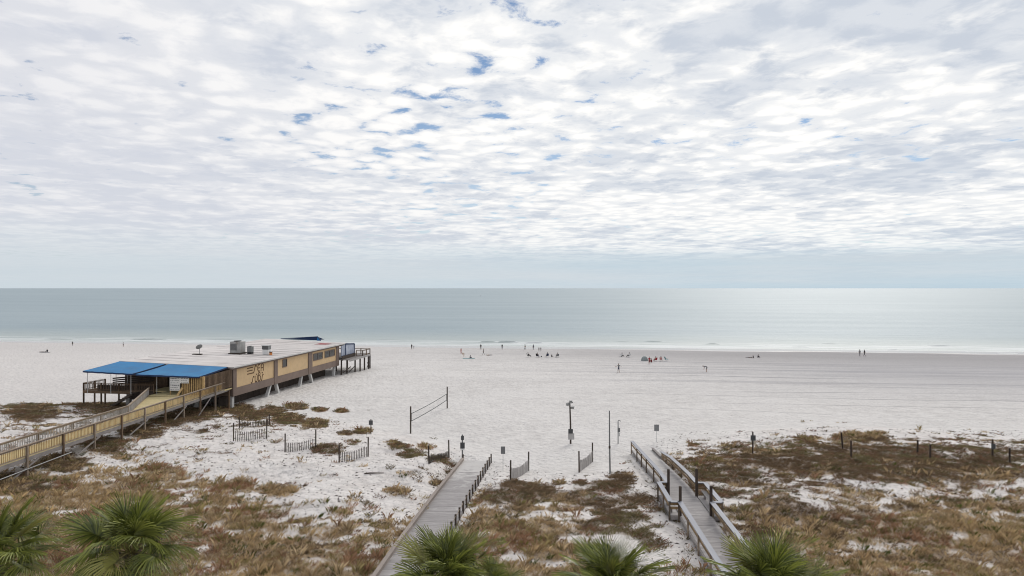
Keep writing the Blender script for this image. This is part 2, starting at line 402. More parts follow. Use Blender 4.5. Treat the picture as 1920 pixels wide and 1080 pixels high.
# ------------------------------------------------------------------ the sea
def sea_material():
    m, nt, p = new_mat('sea_water'); g = G(nt)
    geo = g.n('ShaderNodeNewGeometry'); pos = geo.outputs['Position']
    R = g.mapping(pos, rot=(0, 0, TH)); sp = g.n('ShaderNodeSeparateXYZ'); g.put(sp.inputs[0], R); t, s, zz = sp.outputs
    shallow = g.ramp(s, 300, 216)
    wob = g.noise(g.mapping(R, sc=(0.004, 0.02, 1)), 1.0, 4, 0.6)
    wob2 = g.noise(g.mapping(R, sc=(0.007, 0.045, 1)), 1.0, 5, 0.65)
    deep = g.mix(g.ramp(wob, 0.35, 0.65), (0.285, 0.352, 0.383, 1), (0.325, 0.39, 0.418, 1))
    col = g.mix(shallow, deep, (0.41, 0.455, 0.445, 1))
    edge = g.ramp(g.M('ADD', s, g.M('MULTIPLY', g.noise(g.mapping(R, sc=(0.05, 0.2, 1)), 1.0, 3), 8)), 228, 217)
    col = g.mix(g.M('MULTIPLY', edge, 0.6), col, (0.45, 0.49, 0.46, 1))
    # lacy foam of the spent waves
    fn = g.noise(g.mapping(R, sc=(0.03, 0.62, 1)), 1.0, 6, 0.68)
    zone = g.ramp(s, 250, 222)
    foam = g.M('MULTIPLY', g.ramp(g.M('ADD', fn, g.M('MULTIPLY', zone, 0.12)), 0.57, 0.65), zone)
    col = g.mix(g.M('MULTIPLY', foam, 0.75), col, (0.74, 0.76, 0.76, 1))
    g.put(p.inputs['Base Color'], col)
    g.put(p.inputs['Roughness'], g.M('MAXIMUM', g.M('MULTIPLY', foam, 0.7), g.ramp(wob2, 0.35, 0.65, 0.565, 0.60))); p.inputs['IOR'].default_value = 1.333
    w1 = g.noise(g.mapping(R, sc=(0.07, 0.30, 1)), 1.0, 6, 0.66); w2 = g.noise(g.mapping(R, sc=(0.012, 0.05, 1)), 1.0, 4, 0.6)
    b = g.bump(w2, 0.5, 2.0); b = g.bump(w1, 0.9, 0.9, b)
    g.put(p.inputs['Normal'], b)
    return m
SEAM = sea_material()
WAVES = []     # (t, s, half-length, height): low breaking crests along the shore
def px_ts(px, py):
    Y = (H-SEA)*F/(py-540); X = (px-960)/F*Y; return X*CT-Y*ST, X*ST+Y*CT
for (x0, x1, y, h) in ((243, 316, 637.5, .55), (385, 470, 637, .3), (80, 140, 637, .3), (898, 930, 642, .55), (932, 972, 642.5, .65), (988, 1020, 643.5, .6), (1160, 1182, 641, .3),
                       (1210, 1240, 641.5, .4), (1322, 1345, 645.5, .5), (1440, 1460, 649, .35), (1484, 1512, 651, .3), (1550, 1566, 645.5, .45), (1738, 1786, 650, .5), (1666, 1688, 657, .3), (1870, 1910, 663, .25), (700, 760, 638, .3), (540, 600, 636, .3)):
    ta, sa = px_ts(x0, y); tb, sb = px_ts(x1, y); WAVES.append(((ta+tb)/2, (sa+sb)/2, abs(tb-ta)/2, h))
def sea_z(T, S):
    z = np.full(T.shape, SEA) + 0.10*(fbm(T/18, S/4.0, 51, 3)-0.5)*sstep(214, 222, S)*sstep(420, 300, S)
    for t0, s0, hl, h in WAVES:
        sc_ = s0 + 0.8*np.sin(T/5.0+t0)
        u = S-sc_
        prof = np.where(u > 0, np.exp(-(u/1.9)**2), np.exp(-(u/0.55)**2))
        z = z + h*prof*sstep(hl*1.15, hl*0.6, np.abs(T-t0))
    return z
tx = axis([(-90000, -6000, 14000), (-6000, -320, 710), (-320, 260, 1.6), (260, 6000, 720), (6000, 90000, 14000)])
sy = axis([(184, 209, 1.0), (209, 262, 0.42), (262, 320, 2.0), (320, 1000, 34), (1000, 5000, 500), (5000, 45000, 5000)])
sea = link('sea', grid_mesh('sea', tx, sy, sea_z, SEAM), None, None, (0, 0, -TH)); sea['kind'] = 'structure'

# ------------------------------------------------------------------ surfaces of the built things
W_GREY = plain('weathered_wood', (0.235, 0.215, 0.205), 0.85, 0.22, 9.0, (1, 1, 1), 0.25, per_obj=0.16)
W_PALE = plain('silvered_wood', (0.36, 0.345, 0.335), 0.8, 0.16, 7.0, (1, 1, 1), 0.2, per_obj=0.13)
W_BROWN = plain('brown_wood', (0.155, 0.105, 0.068), 0.85, 0.28, 7.0, (1, 1, 1), 0.25, per_obj=0.18)
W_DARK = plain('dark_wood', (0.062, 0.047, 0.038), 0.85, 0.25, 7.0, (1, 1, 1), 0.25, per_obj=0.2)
W_TAN = plain('tan_wood', (0.46, 0.315, 0.15), 0.8, 0.22, 6.0, (1, 1, 1), 0.2, per_obj=0.2)
W_RAIL = plain('grey_brown_rail_wood', (0.27, 0.215, 0.165), 0.85, 0.22, 8.0, (1, 1, 1), 0.25, per_obj=0.14)
YDECK = plain('yellowed_deck', (0.54, 0.445, 0.235), 0.85, 0.12, 2.2, (1, 1, 1), 0.1, stain=(0.40, 0.34, 0.22), per_obj=0.06)
STUCCO = plain('tan_stucco', (0.56, 0.405, 0.235), 0.9, 0.07, 1.6, (1, 1, 1), 0.1, stain=(0.54, 0.385, 0.21), per_obj=0.03)
BROWN = plain('brown_paint', (0.190, 0.142, 0.118), 0.8, 0.12, 1.2, (1, 1, 1), 0.1, stain=(0.15, 0.112, 0.092), per_obj=0.05)
ROOFM = plain('white_roof_coating', (0.56, 0.525, 0.505), 0.8, 0.14, 0.35, (1, 0.5, 1), 0.1, stain=(0.42, 0.39, 0.37), per_obj=0.08)
BLUE = plain('blue_canvas', (0.028, 0.178, 0.385), 0.65, 0.14, 0.5, (1, 1, 1), 0.06, stain=(0.045, 0.21, 0.40), per_obj=0.03)
NAVY = plain('navy_trim', (0.018, 0.040, 0.105), 0.7, 0.1, 2.0)
CONC = plain('white_concrete', (0.55, 0.545, 0.53), 0.85, 0.10, 1.5, (1, 1, 1), 0.1, stain=(0.42, 0.41, 0.39))
GALV = plain('galvanised_metal', (0.33, 0.33, 0.32), 0.55, 0.18, 2.0, metal=0.3, stain=(0.22, 0.20, 0.18))
METAL = plain('grey_metal', (0.20, 0.205, 0.205), 0.5, 0.15, 3.0, metal=0.4)
PALEM = plain('pale_metal', (0.52, 0.52, 0.51), 0.5, 0.1, 3.0, metal=0.2)
BLACK = plain('black_plastic', (0.022, 0.022, 0.024), 0.6, 0.2, 4.0)
WHITE = plain('white_board', (0.70, 0.70, 0.69), 0.7, 0.05, 3.0)
INK = plain('dark_print', (0.06, 0.065, 0.09), 0.8, 0.1, 4.0)
LETTER = plain('brown_letter_paint', (0.115, 0.062, 0.030), 0.8, 0.1, 4.0)
VINYL = plain('clear_vinyl', (0.33, 0.37, 0.46), 0.35, 0.14, 1.4, stain=(0.46, 0.50, 0.57))
ORANGE = plain('orange_rust', (0.62, 0.24, 0.08), 0.8, 0.15, 5.0)
RED = plain('faded_red', (0.33, 0.085, 0.085), 0.8, 0.15, 3.0)
def glass():
    m, nt, p = new_mat('dark_glass'); p.inputs['Base Color'].default_value = (0.03, 0.028, 0.026, 1)
    p.inputs['Roughness'].default_value = 0.06; p.inputs['IOR'].default_value = 1.5
    g = G(nt); tc = g.n('ShaderNodeTexCoord'); g.put(p.inputs['Normal'], g.bump(g.noise(tc.outputs['Object'], 1.2, 2), 0.12, 0.05)); return m
GLASS = glass()

def copies(mesh, name, parent, xforms):
    out = []
    for loc, rot in xforms:
        out.append(link(name, mesh, parent, loc, rot))
    return out
def boxmesh(name, d, mat, at0=(0, 0, 0)):
    return MB().box(at0, d).mesh(name, (mat,))

# ------------------------------------------------------------------ the restaurant on stilts
def build_restaurant():
    E = thing('beach_restaurant', 'long tan and brown restaurant on white stilts with flat white roof and blue awnings', 'restaurant', (-39.2, 96, 0), -TH)
    def wpt(x, y): return (-39.2 + x*CT + y*ST, 96 - x*ST + y*CT)
    def lg(x, y): return gz(*wpt(x, y))
    # walls: brown body, tan panels between brown pilasters
    part('wall', MB().box((-8.4, 19.5, 3.72), (16.4, 39.0, 3.96)), BROWN, E)
    panels = [(0.95, 12.2), (13.35, 24.9), (26.55, 37.65)]
    PO = []
    for a, b in panels:
        PO.append(part('wall_panel', MB().box((-0.175, (a+b)/2, 4.17), (0.08, b-a, 2.66)), STUCCO, E))
    for a, b in ((0.0, 0.93), (12.22, 13.33), (24.92, 26.53), (37.67, 39.04)):
        bevel(part('pilaster', MB().box((-0.12, (a+b)/2, 3.66), (0.26, b-a, 3.9)), BROWN, E), 0.02)
    part('band', MB().box((-0.14, 19.5, 2.27), (0.19, 38.9, 1.12)), BROWN, E)
    part('eave_fascia', MB().box((-0.06, 20.6, 5.60), (0.30, 42.2, 0.20)), BROWN, E)
    # windows in the panels
    def window(y0, y1, z0, z1, panes, po, frame):
        f = MB(); t = 0.10; x = -0.10
        f.box((x, y0+t/2, (z0+z1)/2), (0.10, t, z1-z0)); f.box((x, y1-t/2, (z0+z1)/2), (0.10, t, z1-z0))
        f.box((x, (y0+y1)/2, z0+t/2), (0.10, y1-y0-2*t, t)); f.box((x, (y0+y1)/2, z1-t/2), (0.10, y1-y0-2*t, t))
        for k in range(1, panes): f.box((x, y0+(y1-y0)*k/panes, (z0+z1)/2), (0.09, 0.09, z1-z0-2*t))
        wf = part('window', f, frame, po)
        w = (y1-y0-2*t)/panes
        for k in range(panes):
            part('pane', MB().box((-0.128, y0+t+w*(k+0.5), (z0+z1)/2), (0.03, w-0.004, z1-z0-2*t-0.004)), GLASS, wf)
    def wthing(*a): window(*a)
    window(15.15, 16.75, 4.05, 5.35, 1, E, BROWN)
    window(27.05, 31.2, 3.85, 5.15, 2, E, BROWN)
    window(32.2, 37.0, 3.85, 5.15, 2, E, BROWN)
    # lettering on the landward panel, as strokes
    def strokes(lines, w=0.17):
        for ln in lines:
            mb = MB()
            for i in range(len(ln)-1):
                a = Vector((-0.123, ln[i][0], ln[i][1])); b = Vector((-0.123, ln[i+1][0], ln[i+1][1]))
                d = (b-a).normalized()*w*0.35
                mb.beam(a-d, b+d, 0.03, w, up=(0, -(b-a).normalized().z, (b-a).normalized().y))
            yield mb
    def letter(lines, w=0.17):
        mb = MB()
        for q in strokes(lines, w): mb.add(q.v, q.f)
        part('letter', mb, LETTER, PO[0])
    # three speed lines running into a slanted S
    def tr(lines, sy, oy, sz, oz): return [[((y-3.95)*sy+oy, (z-oz[0])*sz+oz[1]) for y, z in ln] for ln in lines]
    top = lambda ls: letter(tr(ls, 1.06, 4.1, 1.2, (4.5, 4.36)), 0.145)
    low = lambda ls: letter(tr(ls, 1.03, 4.1, 1.14, (3.0, 2.9)), 0.145)
    top([[(3.95, 5.20), (5.45, 5.20)]]); top([[(3.95, 4.86), (5.30, 4.86)]]); top([[(3.95, 4.50), (5.35, 4.50)]])
    top([[(6.45, 5.24), (6.25, 5.36), (6.05, 5.22), (5.78, 4.66), (5.60, 4.50), (5.35, 4.50)]])
    top([[(7.40, 5.34), (7.05, 5.34), (6.80, 5.10), (6.80, 4.78), (7.02, 4.54), (7.38, 4.54)], [(6.82, 4.95), (7.32, 4.95)]])
    top([[(7.76, 4.50), (7.78, 5.10), (8.02, 5.36), (8.36, 5.36), (8.44, 5.2), (8.44, 4.50)], [(7.78, 4.88), (8.42, 4.88)]])
    letter([[(6.72, 4.02), (6.90, 4.02)]]); letter([[(8.42, 4.06), (8.60, 4.06)]])
    letter([[(7.36, 3.84), (7.36, 4.10), (7.52, 4.22), (7.74, 4.20), (7.86, 4.08), (7.86, 3.84)]], 0.13)
    low([[(5.84, 3.72), (5.66, 3.80), (5.50, 3.62), (5.34, 3.16), (5.18, 3.00), (4.98, 3.06)]])
    low([[(6.14, 3.78), (6.12, 3.22), (6.28, 3.02), (6.58, 3.02), (6.76, 3.22), (6.78, 3.78)]])
    low([[(7.08, 3.02), (7.08, 3.78), (7.42, 3.78), (7.68, 3.60), (7.68, 3.22), (7.42, 3.02), (7.08, 3.02)]])
    low([[(8.58, 3.72), (8.42, 3.80), (8.28, 3.62), (8.14, 3.16), (7.98, 3.00), (7.84, 3.06)]])
    # roof: low slab rising to the left, with its white edge
    def roof(u, v):
        x = 0.32-17.5*u; y = -0.45+43*v
        return (x, y, 5.93+0.62*u+0.04*math.sin(v*11)*math.sin(u*5))
    r = MB().quadgrid(roof, 10, 22)
    n = len(r.v); top = list(r.v)
    def edge(idx):
        for a, b in zip(idx[:-1], idx[1:]):
            A, B = top[a], top[b]; r.add([A, B, (B[0], B[1], B[2]-0.2), (A[0], A[1], A[2]-0.2)], [(0, 1, 2, 3), (3, 2, 1, 0)][:1])
    w = 11
    edge([i for i in range(w)][::-1]); edge([i for i in range(22*w, 22*w+w)]); edge([j*w for j in range(23)]); edge([j*w+10 for j in range(23)][::-1])
    r.add([(p[0], p[1], p[2]-0.2) for p in top], [tuple(reversed(f)) for f in [(j*w+i, j*w+i+1, (j+1)*w+i+1, (j+1)*w+i) for j in range(22) for i in range(10)]])
    rf = part('roof', r, ROOFM, E)
    part('roof_edging', MB().beam((0.345, -0.45, 5.86), (0.345, 42.55, 5.86), 0.05, 0.16), PALEM, rf)
    for k in range(13):
        y = 2.6+3.1*k
        part('roof_seam', MB().beam((0.25, y, 5.935+0.02), (-17.0, y, 6.545+0.02), 0.14, 0.035), ROOFM, rf)
    part('roof_patch', MB().quadgrid(lambda u, v: (-1.5-2.4*u, 36+3.0*v, 6.012+0.085*u), 2, 2), RED, rf)
    # splayed stilts along the right side, straight ones inside
    def leg(x, ya, yb, w=0.42):
        zb = lg(x, yb)-0.3; mb = MB()
        a = (x, ya, 1.74); b = (x, yb, zb); vs = []
        for p, k in ((b, 1.15), (a, 1.0)):
            for q in ((-1, -1), (1, -1), (1, 1), (-1, 1)): vs.append((p[0]+q[0]*w/2*k, p[1]+q[1]*w/2*k, p[2]))
        mb.add(vs, [(3, 2, 1, 0), (4, 5, 6, 7), (0, 1, 5, 4), (1, 2, 6, 5), (2, 3, 7, 6), (3, 0, 4, 7)])
        part('stilt', mb, CONC, E)
    for x in (-0.45, -5.6, -11.2, -16.2):
        leg(x, 0.35, 0.25, 0.5)
        for ya, yb in ((11.6, 10.3), (13.5, 14.4), (22.9, 22.1), (26.3, 27.4), (37.6, 37.2)): leg(x, ya, yb)
    for k in range(14):
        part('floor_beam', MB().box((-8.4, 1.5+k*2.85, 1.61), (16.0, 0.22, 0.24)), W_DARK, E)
    for k in range(19):   # dark boards added to stand in for shade under the floor
        y = 1.2+k*1.98; zb = lg(-2.4, y)-0.3; part('under_floor_shade_board', MB().box((-2.4, y, (zb+1.48)/2), (0.06, 1.94, 1.48-zb)), W_DARK, E)
    # ---- landward porch: floor, slatted walls, awnings
    part('porch_floor', MB().box((-3.65, -6.3, 2.91), (7.1, 4.1, 0.16)).box((-4.95, -2.17, 2.91), (9.7, 4.14, 0.16)), YDECK, E)
    for k in range(12):   # slatted screen beside the entrance
        part('slat', MB().box((-0.20-k*0.262, -7.05, 4.22), (0.15, 0.06, 2.42)), W_TAN, E)
    part('slat_backing', MB().box((-1.62, -6.94, 4.2), (3.1, 0.05, 2.3)), W_DARK, E)
    for k in range(24):
        part('slat', MB().box((-0.10, -6.9+k*0.287, 4.22+0.008*k), (0.05, 0.17, 2.42)), W_BROWN, E)
    part('slat_backing', MB().box((-0.19, -3.5, 4.22), (0.04, 6.9, 2.36)), W_DARK, E)
    part('corner_post', MB().box((-0.05, -7.06, 4.2), (0.16, 0.18, 2.5)), W_TAN, E)
    for k in range(17):   # boarded back wall of the porch
        x = -14.0+k*0.27
        part('board', MB().box((x, -0.62, 4.25), (0.25, 0.06+0.02*(k % 2), 2.5)), W_BROWN, E)
    for k in range(22):
        part('board', MB().box((-7.9+k*0.36, -0.62, 4.25), (0.34, 0.06+0.02*(k % 2), 2.5)), W_DARK, E)
    d = part('door', MB().box((-8.72, -0.50, 4.05), (1.2, 0.05, 2.1)), BLACK, E); part('door_handle', MB().tube([(-8.25, -0.6, 3.9), (-8.25, -0.6, 4.2)], 0.02, 6), METAL, d)
    # menu boards by the entrance
    for (x0, x1, z0, z1, rows) in ((-4.75, -3.30, 3.55, 5.36, 6), (-3.28, -2.05, 4.55, 5.32, 3)):
        b = part('menu_board', MB().box(((x0+x1)/2, -7.22, (z0+z1)/2), (x1-x0, 0.05, z1-z0)), WHITE, E)
        ln = MB()
        for q in range(rows):
            zz = z1-(q+0.55)*(z1-z0)/rows; x = x0+0.12
            while x < x1-0.25:
                wl = random.uniform(0.10, 0.30); ln.box((min(x+wl/2, x1-0.15), -7.249, zz+random.uniform(-.02, .02)), (wl, 0.004, 0.11 if q % 3 == 0 else 0.05)); x += wl+0.08
        part('faded_print', ln, INK if z1 > 5.34 else METAL, b)
    part('board_post', MB().box((-4.7, -7.14, 4.0), (0.10, 0.10, 2.2)), W_TAN, E)
    part('leaning_plank', MB().beam((-3.35, -7.75, 2.99), (-2.95, -7.25, 3.95), 0.28, 0.05, up=(0, -1, 0)), W_TAN, E)
    # awnings
    def awning(x0, x1, zt0, zt1, zb0, zb1, yb=-7.45):
        def f(u, v):
            x = x0+(x1-x0)*u; sag = -0.05*math.sin(math.pi*v)-0.03*abs(math.sin(u*math.pi*5))*v
            return (x, -0.5+(yb+0.5)*v, (zt0+(zt1-zt0)*u)*(1-v)+(zb0+(zb1-zb0)*u)*v+sag)
        mb = MB().quadgrid(f, 20, 8); o = part('awning', mb, BLUE, E, True)
        val = MB()
        for i in range(20):
            a = f(i/20, 1); b = f((i+1)/20, 1); val.add([a, b, (b[0], b[1]-0.01, b[2]-0.20), (a[0], a[1]-0.01, a[2]-0.20)], [(0, 1, 2, 3)])
        for u in (0, 1):
            for j in range(8):
                a = f(u, j/8); b = f(u, (j+1)/8); val.add([a, b, (b[0], b[1], b[2]-0.20), (a[0], a[1], a[2]-0.20)], [(0, 1, 2, 3)])
        part('valance', val, NAVY, o)
        fr = MB(); fr.tube([f(0, 1), f(1, 1)], 0.03, 6); fr.tube([f(0, 0), f(0, 1)], 0.03, 6); fr.tube([f(1, 0), f(1, 1)], 0.03, 6)
        for v in fr.v: pass
        fr.v = [(v[0], v[1], v[2]-0.06) for v in fr.v]
        part('awning_frame', fr, NAVY, o)
    awning(-0.55, -9.45, 5.96, 6.22, 5.48, 5.66); awning(-9.95, -17.1, 6.26, 6.50, 5.72, 5.98)
    for x, y, zt in ((-10.3, -7.2, 5.62), (-13.2, -7.2, 5.72), (-16.6, -7.2, 5.85), (-15.3, -3.5, 6.0), (-13.6, -3.5, 5.95), (-6.6, -7.2, 5.45)):
        part('awning_pole', MB().tube([(x, y, 2.95), (x, y, zt)], 0.035, 8), PALEM, E)
    # ---- side deck on the left with its railing and posts
    def rail_run(parent, pts, z0, mat, gap=0.24, top=1.02, cap=True, balus=True, posts=True, post_to=None):
        for (a, b) in zip(pts[:-1], pts[1:]):
            a = Vector(a); b = Vector(b); L = (b-a).length; d = (b-a)/L
            if cap: part('top_rail', MB().beam((a.x, a.y, z0+top), (b.x, b.y, z0+top), 0.14, 0.05), mat, parent)
            part('bottom_rail', MB().beam((a.x, a.y, z0+0.12), (b.x, b.y, z0+0.12), 0.05, 0.09), mat, parent)
            part('middle_rail', MB().beam((a.x, a.y, z0+top-0.12), (b.x, b.y, z0+top-0.12), 0.05, 0.09), mat, parent)
            if balus:
                n = int(L/gap); ang = math.atan2(d.y, d.x)
                copies(boxmesh('baluster', (0.045, 0.045, top-0.26), mat), 'baluster', parent, [((a.x+d.x*(k+.5)*L/n, a.y+d.y*(k+.5)*L/n, z0+top/2+0.0), (0, 0, ang)) for k in range(n)])
            if posts:
                m = max(1, round(L/2.2))
                for k in range(m+1):
                    p = a+d*(L*k/m); zb = z0-0.25 if post_to is None else lg(p.x, p.y)-0.3
                    part('post', MB().box((p.x, p.y, (zb+z0+top)/2), (0.16, 0.16, z0+top-zb)), mat, parent)
    sd = part('side_deck', MB().box((-14.6, -2.4, 2.84), (9.6, 4.4, 0.14)).box((-14.6, -4.55, 2.70), (9.6, 0.08, 0.34)).box((-19.43, -2.4, 2.70), (0.08, 4.4, 0.34)), W_BROWN, E)
    rail_run(sd, [(-19.4, -0.4), (-19.4, -4.5), (-14.1, -4.5), (-8.9, -4.5)], 2.92, W_BROWN, post_to=True)
    part('siding', MB().box((-13.1, -4.40, 3.22), (8.5, 0.05, 0.95)), W_DARK, sd); part('siding', MB().box((-10.6, -4.62, 2.30), (3.4, 0.05, 1.0)), W_DARK, sd)
    # stairs behind the deck with open rails
    for k in range(4):
        part('stair_rail', MB().beam((-17.6, -1.2, 3.3+0.28*k), (-11.5, -0.9, 3.9+0.28*k), 0.06, 0.19), W_DARK, sd)
    for k in range(10):
        part('stair_tread', MB().box((-11.0-0.34*k, -5.6, 2.86-0.19*k), (0.36, 1.6, 0.06)), W_DARK, sd)
    part('stair_stringer', MB().beam((-10.8, -6.42, 2.80), (-14.4, -6.42, 0.85), 0.08, 0.30), W_DARK, sd)
    # ---- seaward porch: blue vinyl curtains, open deck with rails
    part('vinyl_curtain', MB().quadgrid(lambda u, v: (0.35+0.05*math.sin(u*34)*(1-v), 39.15+7.2*u, 3.55+(1.95+0.2*min(u*2.2, 1)-0.35*max(0, u-0.45))*v), 40, 4), VINYL, E, True)
    cu = part('porch_frame', MB().beam((0.36, 39.15, 3.5), (0.36, 39.15, 5.6), 0.1, 0.1).beam((0.36, 41.4, 3.0), (0.36, 41.4, 5.75), 0.14, 0.14).beam((0.36, 46.4, 3.0), (0.36, 46.4, 5.4), 0.18, 0.18).beam((0.36, 41.4, 5.76), (0.36, 46.4, 5.42), 0.12, 0.24).beam((0.36, 39.1, 3.5), (0.36, 46.4, 3.5), 0.14, 0.12), NAVY, E)
    part('porch_roof', MB().quadgrid(lambda u, v: (0.42-12*u, 42.45+4.1*v, 5.80+0.45*u-0.36*v), 4, 4), BLUE, cu)
    sdk = part('sea_deck', MB().box((-5.5, 45.2, 2.80), (15.2, 12.2, 0.14)), W_GREY, E)
    part('deck_fascia', MB().box((2.14, 45.2, 2.68), (0.08, 12.2, 0.42)).box((-5.5, 51.34, 2.68), (15.2, 0.08, 0.42)), W_PALE, sdk)
    part('skirt_boards', MB().box((0.60, 42.7, 3.10), (0.06, 7.2, 0.9)), W_DARK, sdk)
    rail_run(sdk, [(0.7, 46.6), (2.05, 46.7), (2.05, 51.2), (-6.0, 51.2), (-13.0, 51.2)], 2.88, W_BROWN, gap=0.5, top=1.15, balus=False)
    for x, y in ((0.4, 39.2), (0.7, 41.4), (1.2, 44.6), (1.9, 45.6), (2.05, 47.8), (2.05, 50.2), (2.05, 51.2), (-3, 51.2), (-8, 51.2), (-3, 45), (-8, 45), (-12.8, 51.2), (-6, 40.5)):
        part('piling', MB().tube([(x, y, lg(x, y)-0.4), (x, y, 2.74)], 0.16, 8), W_DARK, sdk)
    for (a, b) in (((2.05, 50.9, 0.15), (2.05, 49.5, 1.2)), ((2.05, 49.3, 0.15), (2.05, 50.6, 1.2)), ((0.6, 39.6, 0.2), (1.0, 42.8, 1.1)), ((0.7, 42.6, 0.1), (1.1, 44.4, 0.9))):
        part('cross_brace', MB().beam(a, b, 0.06, 0.16), W_DARK, sdk)
    # dark lean-to roof on the far left of the seaward side, seen over the roof
    far = part('sea_awning', MB().add([(-14.2, 43.2, 6.45), (-6.6, 43.4, 6.28), (-6.3, 43.4, 7.0), (-13.8, 47.0, 6.3), (-6.4, 47.0, 6.2)], [(0, 1, 2), (0, 2, 4, 3), (1, 4, 2)]), NAVY, E)
    part('awning_strut', MB().beam((-14.2, 43.15, 6.55), (-6.3, 43.35, 7.05), 0.10, 0.12).beam((-6.3, 43.3, 7.05), (-5.6, 43.2, 6.25), 0.10, 0.12), NAVY, far)
    part('awning_end', MB().add([(-6.5, 43.28, 6.22), (-5.5, 43.2, 6.2), (-6.3, 43.26, 6.95)], [(0, 1, 2), (2, 1, 0)][:1]), BLUE, far)
    return E
REST = build_restaurant()

def rl(x, y, z): return Vector((-39.2+x*CT+y*ST, 96-x*ST+y*CT, z))
def roof_z(x): return 5.93+0.62*(0.32-x)/17.5
def rooftop():
    # large condenser box
    x, y = -7.9, 15.2; t = thing('rooftop_air_conditioner', 'large weathered grey air conditioner box on the white roof', 'air conditioner', rl(x, y, roof_z(x)), -TH)
    bevel(part('cabinet', MB().box((0, 0, 1.10), (1.75, 1.8, 1.85)), GALV, t), 0.04)
    part('grille', MB().box((-0.2, -0.905, 1.15), (1.1, 0.02, 1.1)), METAL, t)
    for k in range(9): part('grille_bar', MB().box((-0.2, -0.925, 0.68+k*0.12), (1.08, 0.02, 0.03)), BLACK, t)
    part('base_frame', MB().box((0, 0, 0.09), (2.1, 2.1, 0.16)), W_DARK, t); part('fan_cowl', MB().tube([(0, 0, 2.02), (0, 0, 2.14)], 0.6, 20), BLACK, t)
    x, y = -5.9, 15.6; t = thing('rooftop_air_conditioner', 'small grey air conditioner beside the large box on the roof', 'air conditioner', rl(x, y, roof_z(x)), -TH)
    bevel(part('cabinet', MB().box((0, 0, 0.80), (0.75, 0.8, 0.95)), METAL, t), 0.03); part('stand', MB().box((0, 0, 0.16), (0.72, 0.75, 0.3)), BLACK, t); part('fan_cowl', MB().tube([(0, 0, 1.27), (0, 0, 1.33)], 0.28, 16), BLACK, t)
    x, y = -3.4, 16.2; t = thing('kitchen_exhaust_fan', 'silver exhaust fan box on a pale curb on the roof', 'exhaust fan', rl(x, y, roof_z(x)), -TH)
    bevel(part('curb', MB().box((0, 0, 0.42), (0.95, 0.95, 0.82)), WHITE, t), 0.02); part('louvre_box', MB().box((0, 0, 1.14), (1.05, 1.05, 0.58)), METAL, t)
    for k in range(5): part('louvre', MB().box((0, -0.54, 0.92+k*0.11), (1.0, 0.03, 0.04)), BLACK, t)
    part('cap', MB().box((0, 0, 1.48), (1.2, 1.2, 0.08)), PALEM, t)
    x, y = -2.4, 15.7; t = thing('grease_vent', 'small rusty orange roof vent with black cap beside the exhaust fan', 'vent', rl(x, y, roof_z(x)), -TH)
    part('duct', MB().tube([(0, 0, -0.05), (0, 0, 0.42)], 0.22, 12), ORANGE, t); part('band', MB().tube([(0, 0, 0.42), (0, 0, 0.56)], 0.27, 12), BLACK, t); part('cap', MB().tube([(0, 0, 0.56), (0, 0, 0.72)], [0.26, 0.06], 12), PALEM, t)
    x, y = -12.2, 11.2; t = thing('satellite_dish', 'grey satellite dish on a short mast on the white roof', 'satellite dish', rl(x, y, roof_z(x)), -TH)
    part('base', MB().box((-0.3, 0, 0.08), (1.5, 0.5, 0.16)), W_DARK, t); part('mast', MB().tube([(0.1, 0, 0.1), (0.1, 0, 1.0)], 0.04, 8), METAL, t)
    dish = MB(); ax = Vector((-0.55, 0.35, 0.55)).normalized(); q = ax.to_track_quat('Z', 'Y')
    dish.quadgrid(lambda u, v: tuple(Vector((0.1, 0, 1.12)) + q @ Vector((0.52*v*math.cos(u*2*math.pi), 0.52*v*math.sin(u*2*math.pi), 0.22*v*v))), 18, 5)
    part('dish', dish, METAL, t, True); part('feed_arm', MB().tube([Vector((0.1, 0, 0.95)), Vector((0.1, 0, 1.12))+ax*0.6], 0.02, 6).box(Vector((0.1, 0, 1.12))+ax*0.6, (0.1, 0.1, 0.1)), METAL, t)
    x, y = -4.6, 17.8; t = thing('vent_pipe', 'thin dark vent pipe between the grey boxes on the roof', 'pipe', rl(x, y, roof_z(x)), -TH)
    part('pipe', MB().tube([(0, 0, -0.05), (0, 0, 0.9)], 0.06, 8), METAL, t); part('cap', MB().tube([(0, 0, 0.9), (0, 0, 1.05)], 0.13, 10), BLACK, t)
rooftop()

